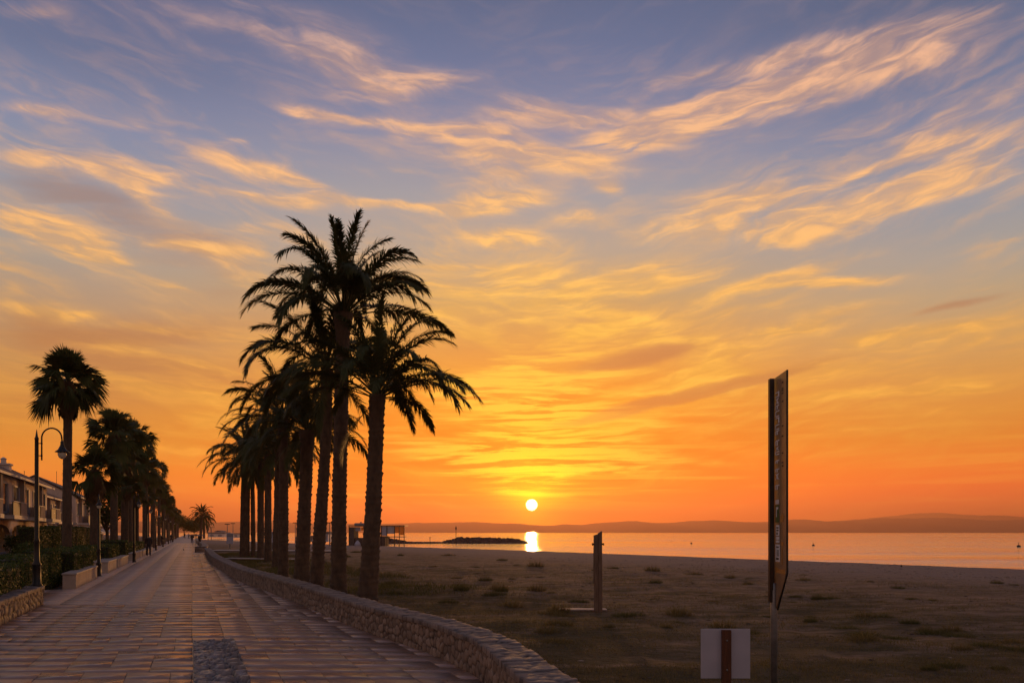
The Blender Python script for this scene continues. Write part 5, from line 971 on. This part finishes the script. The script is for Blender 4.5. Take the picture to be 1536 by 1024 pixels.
tag(link('green_grass', blades(np.stack([Xr, Yr, ground_z(Xr, Yr)-.01], 1), np.clip(rng.normal(.14, .06, len(Xr)), .04, .36), np.full(len(Xr), .010), .6, rng.random(len(Xr)), 'green_grass', M['weed'])), 'longer green grass round the feet of the farther date palms', 'grass', kind='stuff')
def tuft_mesh(n, r, h, seed, m, flat=.6):
    rs = np.random.default_rng(seed); a = rs.random(n)*6.283; q = np.sqrt(rs.random(n))*r; P0 = np.stack([q*np.cos(a), q*np.sin(a)*flat, 0*a-.02], 1); out = np.stack([np.cos(a), np.sin(a), 0*a], 1)*(q/r)[:, None]*.75+rs.normal(0, .22, (n, 3)); D = out+np.array([0,0,1.]); D /= np.linalg.norm(D, axis=1)[:, None]
    hh = h*(1-.55*(q/r)**1.5)*rs.uniform(.5, 1.1, n); b2 = rs.random(n)*6.283; Wd = np.stack([np.cos(b2), np.sin(b2), 0*b2], 1)*.007; mid = P0+D*hh[:, None]*.55; tip = P0+D*hh[:, None]+out*hh[:, None]*.3
    V = np.stack([P0-Wd, P0+Wd, mid+Wd*.8, mid-Wd*.8, tip], 1).reshape(-1, 3); i0 = np.arange(n)*5; return np_mesh('grass_tuft', V, [np.stack([i0, i0+1, i0+2, i0+3], -1), np.stack([i0+3, i0+2, i0+4], -1)], [m], {'tone': ('FACE', np.tile(rs.random(n), 2))})
tm = [tuft_mesh(420, .5, .42, 1, M['weed']), tuft_mesh(300, .6, .26, 2, M['grass']), tuft_mesh(520, .75, .30, 3, M['weed']), tuft_mesh(260, .42, .38, 4, M['grass'])]
def tuft(px, py, w_px, kind, label, hs=1., grp='grass tufts scattered over the sand'):
    x, y = gp(px, py); o = bpy.data.objects.new('grass_tuft', tm[kind]); col.objects.link(o); o.location = (x, y, float(ground_z(np.array([x]), np.array([y]))[0])); s = w_px/F*y/(2*(.5,.6,.75,.42)[kind])
    o.scale = (s, s, min(s*1.25, 1.4)*hs); o.rotation_euler = (0, 0, random.uniform(-.5, .5)); return tag(o, label, 'grass tuft', grp)
T1 = 'bushy green tuft of grass on the bare sand right of the nearest palm'
for a in ((587, 875, 26, 0), (592, 890, 30, 2), (640, 878, 8, 0), (692, 886, 26, 0), (741, 893, 40, 2), (748, 884, 30, 3), (805, 886, 30, 3)): tuft(*a, T1)
T2 = 'low dry tuft near the waterline, seen against the grey beach'
for a in ((601, 833, 10, 0), (672, 832, 28, 1), (753, 840, 18, 2), (803, 850, 26, 3), (775, 848, 12, 1), (920, 851, 20, 2), (978, 856, 24, 3), (1040, 860, 30, 1), (1095, 866, 18, 3), (1120, 868, 14, 1), (1205, 869, 26, 1), (535, 828, 20, 2), (520, 835, 12, 0)): tuft(*a, T2)
T3 = 'flat mat of green weeds on the sand right of the tall sign'
for a in ((1245, 898, 36, 2, ), (1285, 912, 20, 1), (1215, 922, 26, 2), (1325, 926, 30, 0), (1365, 934, 28, 0), (1300, 950, 60, 2), (1270, 940, 50, 2), (1400, 946, 60, 2), (1440, 952, 50, 2), (1345, 955, 50, 2), (1480, 970, 50, 2), (1525, 975, 60, 2), (1420, 1000, 60, 2), (1395, 1006, 30, 0), (1500, 1004, 30, 0)): tuft(*a, T3, .75)
tuft(1226, 898, 20, 0, 'spiky dark agave-like tuft just right of the tall sign', 1.3)
tuft(1120, 948, 46, 2, 'wide tuft directly behind the blank notice board', .8); tuft(945, 922, 56, 2, 'grass mat spreading right from the foot of the lone post', .8); tuft(1000, 940, 20, 3, 'thin dry tuft between the lone post and the notice board')
tuft(673, 903, 34, 2, 'wispy grey-green tuft nearest to the wall', .9); tuft(648, 925, 8, 3, 'tiny dead twig-like tuft close to the wall top')
T4 = 'small flat scrap of dead grass on the open sand'
for i in range(60):
    px = random.uniform(600, 1530); py = random.uniform(842, 905)
    tuft(px, py + (px-600)*.025, random.uniform(6, 20), random.choice((1, 2, 3)), T4, random.uniform(.3, .55), 'dead grass scraps')
T5 = 'low olive grass tuft standing on the open sand among dead scraps'
for i in range(46):
    px, py = random.uniform(600, 1520), random.uniform(852, 960)
    if not (px < 720 and py > 900): tuft(px, py+(px-600)*.02, random.uniform(12, 34)*(py-798)/90, random.choice((0, 1, 2, 3)), T5, random.uniform(.6, 1.1))
n = 5200; Yr = 7+rng.random(n)**1.3*62; Xr = wallx(Yr)+.8+rng.random(n)*(Yr*.72+3-wallx(Yr)); k = shore_d(Xr, Yr) > 5; Xr, Yr = Xr[k], Yr[k]; n = len(Xr); Zr = ground_z(Xr, Yr); a = rng.normal(0, .7, n); L = rng.uniform(.008, .05, n)*(1+Yr*.03); w = L*rng.uniform(.12, .5, n); h = np.minimum(w*.6, .03)
ca, sa = np.cos(a), np.sin(a); V = np.stack([np.stack([Xr+ca*L*i-sa*w*j, Yr+sa*L*i+ca*w*j, Zr+h*kz], 1) for i, j, kz in ((-1,0,0),(0,-1,0),(1,0,0),(0,1,0),(-.3,0,1),(.4,.1,.8))], 1).reshape(-1, 3); i0 = np.arange(n)*6
T = np.concatenate([np.stack([i0+p, i0+q_, i0+r_], -1) for p, q_, r_ in ((0,1,4),(1,5,4),(1,2,5),(2,3,5),(3,4,5),(3,0,4))])
tag(link('beach_litter', np_mesh('beach_litter', V, [T], [leaf_mat('dry_litter', (.05,.032,.02), (.34,.24,.17), .85, 0.)], {'tone': ('FACE', np.tile(rng.random(n)**2.2, 6))})), 'driftwood chips, pebbles and dead leaves scattered over the sand', 'litter', kind='stuff')
#@@HAZE
hzm = bpy.data.materials.new('air'); hzm.use_nodes = True; t = NT(hzm.node_tree); t.n.remove(t.n['Principled BSDF']); pv = t.new('ShaderNodeVolumePrincipled')
pv.inputs['Color'].default_value = (1.,.50,.27,1); pv.inputs['Density'].default_value = 1.55e-4; pv.inputs['Anisotropy'].default_value = .6; t.l.new(pv.outputs[0], t.n['Material Output'].inputs['Volume'])
b = MB(); b.box(-16000, 18000, -12500, 12500, -14, 330); hz = b.build('haze', hzm); tag(hz, kind='stuff')
